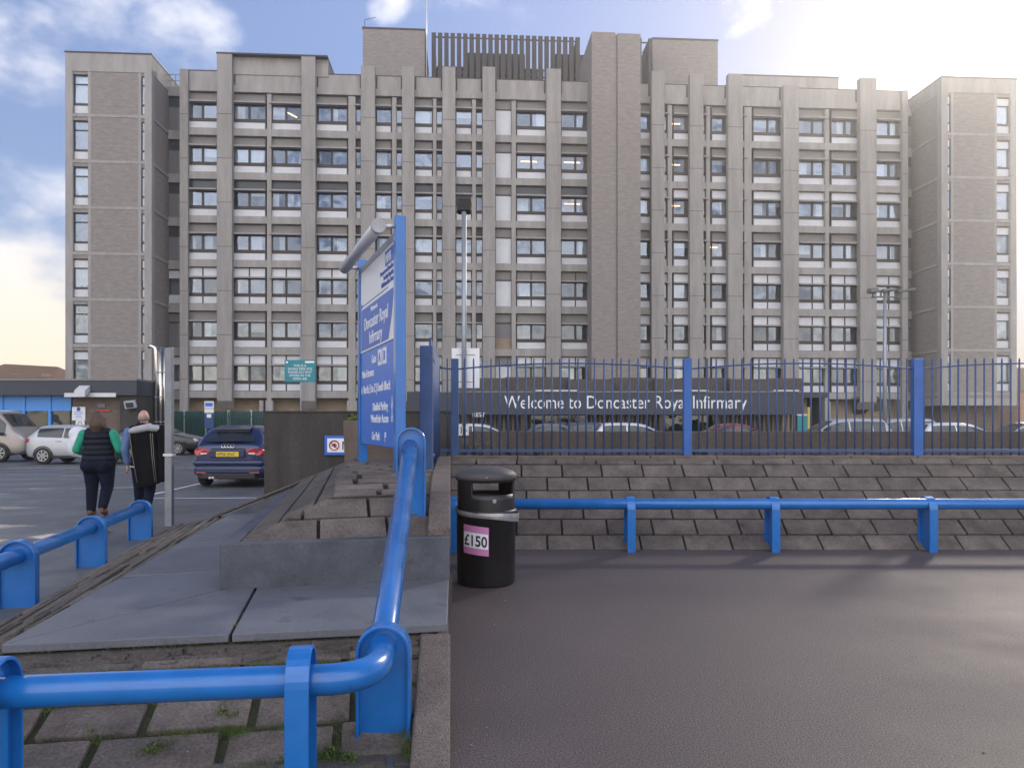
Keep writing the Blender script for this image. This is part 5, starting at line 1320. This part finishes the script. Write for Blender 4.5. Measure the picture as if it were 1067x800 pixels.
        for xh in ((.33, .5) if kind != 'van' else (.5, .70)):
            q = sect(xh); m = MB(); m.box(-L / 2 + L * xh - .09, -L / 2 + L * xh + .09, s * q[5][0] * 1.0, s * (q[5][0] + .035), q[5][1] - .10, q[5][1] - .075); m.build('door_handle', paint, root, .008)
    m = MB(); m.box(-L / 2 - .03, -L / 2 + .2, -hw * .9, hw * .9, zb + .05, zb + .16); m.build('rear_valance', m_blk, root, .03)
    return root
p_navy = carpaint('navy car paint', (.009, .020, .075)); p_silver = carpaint('silver car paint', (.40, .42, .45)); p_white = carpaint('white car paint', (.62, .63, .66)); p_dark = carpaint('near black car paint', (.012, .014, .02))
p_beige = carpaint('beige grey van paint', (.30, .27, .25)); p_blue2 = carpaint('dull blue car paint', (.07, .09, .13)); p_red = carpaint('maroon car paint', (.25, .03, .035)); p_grey = carpaint('mid grey car paint', (.16, .16, .17))
# the blue hatchback seen from behind: its tail gets its own detail
a1_ = make_car('hatchback', 'dark blue hatchback seen from behind, parked left of the tall stained wall', p_navy, 3.95, .87, 1.43, 'hatch', (X(237.5, 17.6), 17.6 + 1.975, 0), pi / 2)
for ch in list(a1_.children):
    if ch.name.split('.')[0] in ('tail_light', 'rear_window', 'rear_valance'):
        bpy.data.objects.remove(ch)
XR = -3.95 / 2
def tail_x(z): return XR - .035
m = MB()                                             # full tailgate glass
rows = []
for k in range(7):
    z = 1.055 + .25 * k / 6; hw_ = .60 - .15 * k / 6; x = XR + .055 + .32 * (k / 6) ** 1.2
    rows.append([(x + .08 * (f / 8) ** 2 - .012, hw_ * f / 8, z) for f in range(-8, 9)])
m.grid(rows); m.build('rear_window', m_cglass, a1_)
m = MB(); m.prism([(XR + .30, -.43, 1.325), (XR + .30, .43, 1.325), (XR + .62, .40, 1.40), (XR + .62, -.40, 1.40)], (0, 0, .035)); m.build('spoiler', p_navy, a1_, .012)
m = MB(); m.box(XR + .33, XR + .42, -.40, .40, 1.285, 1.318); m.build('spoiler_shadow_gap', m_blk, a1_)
m = MB(); m.box(XR + .05, XR + .09, -.30, .02, 1.075, 1.095); m.build('rear_wiper', m_blk, a1_, .006)
for s in (1, -1):
    m = MB(); pts = [(XR - .02, s * .40, .80), (XR - .02, s * .43, .86), (XR - .02, s * .54, .905), (XR + .0, s * .74, .90), (XR + .05, s * .79, .86), (XR + .03, s * .785, .77), (XR - .01, s * .72, .735), (XR - .02, s * .5, .76)]
    m.prism(pts, (.22, s * .055, 0)); tl = m.build('tail_light', m_red, a1_, .022)
    m = MB(); m.prism([(XR - .026, s * .47, .775), (XR - .026, s * .62, .765), (XR - .024, s * .62, .80), (XR - .026, s * .48, .805)], (.006, 0, 0)); m.build('reversing_lens', m_clear, tl)
    m = MB(); m.box(XR - .03, XR, s * .50, s * .72, .335, .36); m.build('reflector', m_amber, a1_, .006)
m = MB(); m.box(XR - .032, XR + .02, -.40, .40, .69, .885); m.build('plate_recess', p_navy, a1_, .02)
m = MB(); m.box(XR - .036, XR, -.38, .38, .885, .905); m.build('tailgate_edge', m_blk, a1_, .008)
m = MB(); m.box(XR - .042, XR - .032, -.26, .26, .715, .830); pl2 = m.build('number_plate', m_plate, a1_, .004)
lettering('HP56 ENC', .107, m_inkd, pl2, (XR - .0435, .245, .735), (0, -1, 0), (0, 0, 1), squash=.90, ext=.001)
m = MB()
for i in range(4):
    y0 = .105 - .07 * i
    m.grid([[(XR - .004 + .5 * 0 + xx + .012 * 0, y0 + r * cos(2 * pi * k / 24), .965 + r * sin(2 * pi * k / 24)) for k in range(24)] for r, xx in ((.046, -.012), (.046, .004), (.036, .004), (.036, -.012), (.046, -.012))], True, True)
m.build('ring_badge', m_chrome, a1_)
m = MB(); m.prism([(XR - .028, -.78, .50), (XR - .028, .78, .50), (XR + .10, .855, .50), (XR + .10, -.855, .50)], (0, 0, .135)); m.build('rear_bumper', p_navy, a1_, .055, 4)
m = MB(); m.prism([(XR - .022, -.77, .30), (XR - .022, .77, .30), (XR + .12, .84, .30), (XR + .12, -.84, .30)], (0, 0, .20)); m.build('bumper_lower', p_navy, a1_, .06, 4)
m = MB(); m.prism([(XR - .02, -.62, .20), (XR - .02, .62, .20), (XR + .2, .66, .20), (XR + .2, -.66, .20)], (0, 0, .13)); m.build('diffuser', m_blk, a1_, .02)
m = MB()
for y in (.40, .33): m.tube([(XR - .05, y, .235), (XR + .2, y, .235)], .028, 12)
m.build('exhaust', m_steel, a1_)
def side_car(px, d, name, label, paint, flip=False, **k):
    return make_car(name, label, paint, loc=(X(px, d), d, 0), rz=pi if flip else 0, **k)
side_car(92, 28.3, 'small_car', 'small pale silver hatchback parked side on, half hidden by the woman', p_silver, L=3.75, W=.82, Ht=1.42)
side_car(-27, 30, 'panel_van', 'beige grey van with dark windows, cut off by the left edge of the view', p_beige, L=4.9, W=.97, Ht=1.98, kind='van', cat='van')
side_car(163, 36, 'saloon_car', 'dark blue saloon parked side on behind the bald man and the bare post', p_dark, L=4.4, W=.88, Ht=1.42, kind='saloon')
G = 'cars parked behind the low wall'
side_car(580, 34, 'parked_car', 'dark grey car whose curved roof shows left of the white windscreen, under the glass doors', p_grey, L=4.3, W=.88, Ht=1.47, kind='saloon', group=G)
side_car(628, 38, 'parked_car', 'dull blue car behind and between the dark curved roof and the white car', p_blue2, L=4.2, W=.88, Ht=1.50, kind='hatch', group=G)
side_car(664, 34, 'parked_car', 'white car with a bright windscreen left of the middle fence post', p_white, L=4.2, W=.88, Ht=1.50, kind='hatch', group=G)
side_car(768, 34, 'parked_car', 'maroon car with a pale windscreen right of the middle fence post', p_red, L=4.3, W=.88, Ht=1.46, kind='saloon', group=G)
side_car(872, 33, 'parked_car', 'silver roofed tall car right of the teal notice board', p_silver, True, L=4.3, W=.91, Ht=1.68, kind='suv', group=G)
side_car(926, 35, 'parked_car', 'second silver roofed tall car, left of the right hand fence post', p_silver, True, L=4.3, W=.91, Ht=1.69, kind='suv', group=G)
side_car(1000, 33, 'parked_car', 'white car with a glaring windscreen right of the right hand fence post', p_white, L=4.2, W=.88, Ht=1.50, kind='hatch', group=G)
side_car(1068, 34, 'parked_car', 'pale silver car cut off by the right edge of the view', p_silver, True, L=4.4, W=.9, Ht=1.55, kind='hatch', group=G)
side_car(505, 36, 'parked_car', 'pale car glimpsed behind the thin column and the white low plate', p_white, L=3.9, W=.87, Ht=1.45, kind='hatch', group=G)
# ------------------------------------------------------------------ people
def hand(mb, w, d, side, curl=.5):
    """palm with four fingers and a thumb; d = pointing direction, side = towards the thumb"""
    w = Vector(w); d = Vector(d).normalized(); side = Vector(side); side = (side - d * side.dot(d)).normalized(); n = d.cross(side)
    mb.obox(w + d * .048, d, side, n, .045, .038, .013); mb.ball(w + d * .01, .028)
    for k, l_ in enumerate((.066, .075, .07, .055)):
        b = w + d * .09 + side * (.030 - .020 * k); k1 = b + d * l_ * .5 - n * 0 + n * (-.010 * curl); k2 = k1 + (d * (1 - curl) - n * curl * 1.2).normalized() * l_ * .5
        limb(mb, [b - d * .015, k1, k2], [.0098, .009, .0078], 8)
    b = w + d * .03 + side * .036; limb(mb, [b - side * .01, b + side * .022 + d * .025, b + side * .026 + d * .058], [.013, .011, .009], 8)
def face(mb, c, s=1.):
    c = Vector(c)
    mb.ball(c, .076, .095, .112, 18, 12); mb.ball(c + Vector((0, .03, -.055)), .056, .062, .06); mb.ball(c + Vector((0, -.03, .01)), .073, .075, .085)
    mb.ball(c + Vector((0, .10, -.02)), .014, .022, .024); mb.ball(c + Vector((0, .088, -.065)), .026, .012, .010)
    for q in (-1, 1): mb.ball(c + Vector((q * .079, -.005, -.012)), .011, .022, .032)
def figure(name, label, loc, rz, P_, mats):
    root = empty(name, loc, rz, label, 'person')
    b = MB()
    limb(b, [(0, 0, P_['neck']), (0, .015, P_['neck'] + .1)], [.062, .056])
    face(b, P_['head'])
    for c, r in P_['torso']: b.ball(c, *r, n=20, m=12)
    for A_ in P_['arms']: limb(b, A_, [.048, .038, .026])
    for Lg in P_['legs']: limb(b, Lg, [.085, .058, .036])
    for h in P_['hands']: hand(b, *h)
    for f in P_['feet']: limb(b, f, [.036, .03])
    bd = blob(b, 'body', m_skin, root, .0095, 3)
    t = MB()
    for c, r in P_['torso_c']: t.ball(c, *r, n=24, m=14)
    for c in P_['shoulder']: limb(t, c, P_.get('shr', [.088, .088]))
    blob(t, mats[0][0], mats[0][1], root, .012, 8)
    for A_, m_ in zip(P_['arms'], mats[1]):
        s = MB(); limb(s, [A_[0], A_[1], Vector(A_[1]).lerp(Vector(A_[2]), .92)], P_.get('sl', [.07, .058, .043])); blob(s, 'sleeve', m_, root, .012, 4)
    tr_ = MB()
    for c, r in P_['hips']: tr_.ball(c, *r, n=22, m=12)
    for Lg in P_['legs']: limb(tr_, Lg, P_['trouser'], 18)
    blob(tr_, 'trousers', mats[2], root, .012, 5)
    for f in P_['feet']:
        s = MB(); a, c = Vector(f[0]), Vector(f[1]); limb(s, [a, c], [.050, .043]); s.ball(a.lerp(c, .4) + Vector((0, 0, -.01)), .05, .12, .04); blob(s, 'shoe', mats[3], root, .01, 3)
    return root
# woman in a dark padded vest with green sleeves
hd = Vector((0, .02, 1.555))
wl = [[(-.115, .03, .84), (-.125, .07, .46), (-.135, .06, .10)], [(.115, .0, .84), (.135, .01, .46), (.15, -.20, .17)]]
PW = dict(neck=1.40, head=hd, torso=[((0, 0, .90), (.18, .12, .14)), ((0, 0, 1.1), (.15, .10, .16)), ((0, 0, 1.28), (.17, .10, .13))],
          torso_c=[((0, 0, .90), (.255, .185, .17)), ((0, 0, 1.02), (.245, .175, .18)), ((0, .0, 1.16), (.235, .165, .18)), ((0, -.01, 1.27), (.222, .15, .14))],
          shoulder=[[(-.13, -.005, 1.335), (.13, -.005, 1.335)]], shr=[.085, .085],
          arms=[[(-.225, 0, 1.31), (-.335, .0, 1.06), (-.27, .22, .98)], [(.225, 0, 1.31), (.325, .0, 1.06), (.29, .20, .93)]], sl=[.078, .066, .05],
          legs=wl, trouser=[.148, .094, .072], hips=[((0, -.02, .84), (.262, .175, .15)), ((-.11, -.05, .80), (.14, .15, .13)), ((.11, -.05, .80), (.14, .15, .13))],
          hands=[((-.27, .22, .98), (.3, 1, -.1), (1, 0, .2), .8), ((.29, .20, .93), (-.2, 1, -.2), (-1, 0, .3), .8)],
          feet=[[(-.135, .02, .045), (-.145, .19, .04)], [(.15, -.22, .14), (.155, -.10, .035)]])
mqn = m_navy.node_tree; wv = mqn.nodes.new('ShaderNodeTexWave'); wv.bands_direction = 'Z'; wv.inputs['Scale'].default_value = 3.6; wv.inputs['Distortion'].default_value = .6
tcq = mqn.nodes.new('ShaderNodeTexCoord'); mqn.links.new(tcq.outputs['Object'], wv.inputs['Vector'])
bq = mqn.nodes.new('ShaderNodeBump'); bq.inputs['Strength'].default_value = .9; bq.inputs['Distance'].default_value = .03; mqn.links.new(wv.outputs['Fac'], bq.inputs['Height']); mqn.links.new(bq.outputs[0], mqn.nodes['Principled BSDF'].inputs['Normal'])
wloc = (X(102.5, 12.4), 12.4, 0)
wo = figure('person', 'brown haired person in dark padded vest with green sleeves, walking across the car park', wloc, R(6), PW, (('padded_vest', m_navy), (m_grn, m_grn), m_jean, m_brown))
h = MB(); h.ball(hd + Vector((0, -.02, .03)), .094, .105, .105, 20, 12); limb(h, [hd + Vector((0, -.05, .03)), hd + Vector((.0, -.075, -.10)), hd + Vector((0, -.085, -.165))], [.095, .112, .085])
limb(h, [hd + Vector((-.06, -.02, .0)), hd + Vector((-.092, -.035, -.15))], [.06, .045]); limb(h, [hd + Vector((.06, -.02, .0)), hd + Vector((.095, -.035, -.14))], [.06, .045]); hm = blob(h, 'hair', m_hairbr, wo, .011, 4)
for q in (-1, 1):
    e = MB(); e.ball(hd + Vector((q * .032, .088, .005)), .012, .008, .010); e.build('eye', m_eye, wo)
# bald man with a blue sleeve and a coat over the back
hd2 = Vector((-.01, .02, 1.585))
ml = [[(-.10, .03, .84), (-.11, .10, .46), (-.115, .13, .09)], [(.10, .0, .84), (.105, -.02, .46), (.11, -.18, .15)]]
PM = dict(neck=1.43, head=hd2, torso=[((0, 0, .92), (.15, .11, .14)), ((0, 0, 1.1), (.16, .11, .16)), ((0, 0, 1.3), (.185, .11, .13))],
          torso_c=[((0, 0, .93), (.195, .145, .16)), ((0, 0, 1.1), (.21, .15, .2)), ((0, -.01, 1.28), (.225, .145, .15))],
          shoulder=[[(-.15, -.005, 1.375), (.15, -.005, 1.375)]], shr=[.082, .082],
          arms=[[(-.235, 0, 1.345), (-.285, -.02, 1.07), (-.275, .06, .83)], [(.235, 0, 1.345), (.34, -.02, 1.10), (.22, .20, 1.22)]], sl=[.08, .068, .05],
          legs=ml, trouser=[.118, .085, .068], hips=[((0, -.01, .86), (.195, .15, .13))],
          hands=[((-.275, .06, .83), (.02, .05, -1), (0, 1, 0), .5), ((.22, .20, 1.22), (-1, .2, .8), (0, 0, 1), .9)],
          feet=[[(-.115, .09, .045), (-.125, .26, .04)], [(.11, -.20, .13), (.115, -.07, .04)]])
mloc = (X(150, 12.3), 12.3, 0)
mo = figure('person', 'bald person with one blue sleeve, walking away beside the bare grey post', mloc, R(5), PM, (('dark_gilet', m_blackc), (m_bls, m_blackc), m_jean, m_brown))
h = MB(); h.ball(hd2 + Vector((0, -.028, -.012)), .0785, .083, .070, 20, 12); blob(h, 'cropped_hair', m_hairgr, mo, .009, 3)
h = MB(); limb(h, [(-.08, -.03, 1.445), (0, -.055, 1.455), (.08, -.03, 1.445)], [.04, .045, .04]); blob(h, 'collar', m_blackc, mo, .01, 3)
s = MB(); s.tube([(-.20, -.06, .80), (-.1, -.148, .795), (.05, -.155, .79)], .012, 8); s.build('shirt_hem', m_greyc, mo)
for q in (-1, 1):
    e = MB(); e.ball(hd2 + Vector((q * .032, .088, .005)), .012, .008, .010); e.build('eye', m_eye, mo)
# the coat itself
ct = empty('draped_coat', (mloc[0] + .06, mloc[1] - .16, 0), R(3), 'long black coat with grey lining and pale zips draped over the bald person', 'coat')
c = MB(); rows = []
for k in range(13):
    t = k / 12; z = 1.40 - .90 * t; x0 = -.18 + .13 * t + .018 * sin(t * 7) * t; x1 = .225 + .055 * t - .022 * sin(t * 5 + 1) * t; row = []
    for i in range(11):
        f = i / 10; row.append((x0 + (x1 - x0) * f, -.055 - .028 * sin(pi * f) - .024 * sin(f * 8 + t * 3) * t ** .7 - .008 * sin(f * 17 - t * 5) + .04 * (1 - t) ** 3, z - .03 * sin(f * 4 + 1) * t - .012 * sin(f * 11) * t))
    rows.append(row)
c.grid(rows); o = c.build('coat_back', m_blackc, ct); sd = o.modifiers.new('s', 'SOLIDIFY'); sd.thickness = .032; sd.offset = 0; sb = o.modifiers.new('b', 'SUBSURF'); sb.levels = 1; sb.render_levels = 1
c = MB(); limb(c, [(-.17, -.02, 1.365), (-.06, -.07, 1.385), (.10, -.07, 1.42), (.24, -.02, 1.40)], [.046, .056, .058, .052]); limb(c, [(-.12, -.04, 1.40), (.12, -.03, 1.45)], [.035, .04]); blob(c, 'grey_lining', m_greyc, ct, .011, 3)
for x0, x1 in ((-.165, -.045), (.155, .225), (.185, .25)):
    c = MB(); c.tube([(x0, -.10, 1.33), (x0 + (x1 - x0) * .4, -.112, 1.0), (x1, -.105, .56)], .005, 6); c.build('zip', m_zip, ct)
c = MB(); limb(c, [(.27, .02, 1.38), (.32, .0, 1.1), (.30, -.02, .62)], [.085, .09, .07]); blob(c, 'coat_sleeve', m_blackc, ct, .013, 6)
# her white bag
bg_ = empty('white_bag', (wloc[0] - .40, wloc[1] + .26, .90), R(8), 'big crumpled white plastic bag held by the brown haired person', 'bag')
c = MB(); c.ball((0, 0, .26), .22, .13, .25, 20, 14); c.ball((-.07, 0, .40), .15, .1, .14); c.ball((.09, .02, .15), .15, .11, .14); c.ball((-.12, 0, .2), .13, .1, .17); blob(c, 'bag', m_bag, bg_, .014, 2)
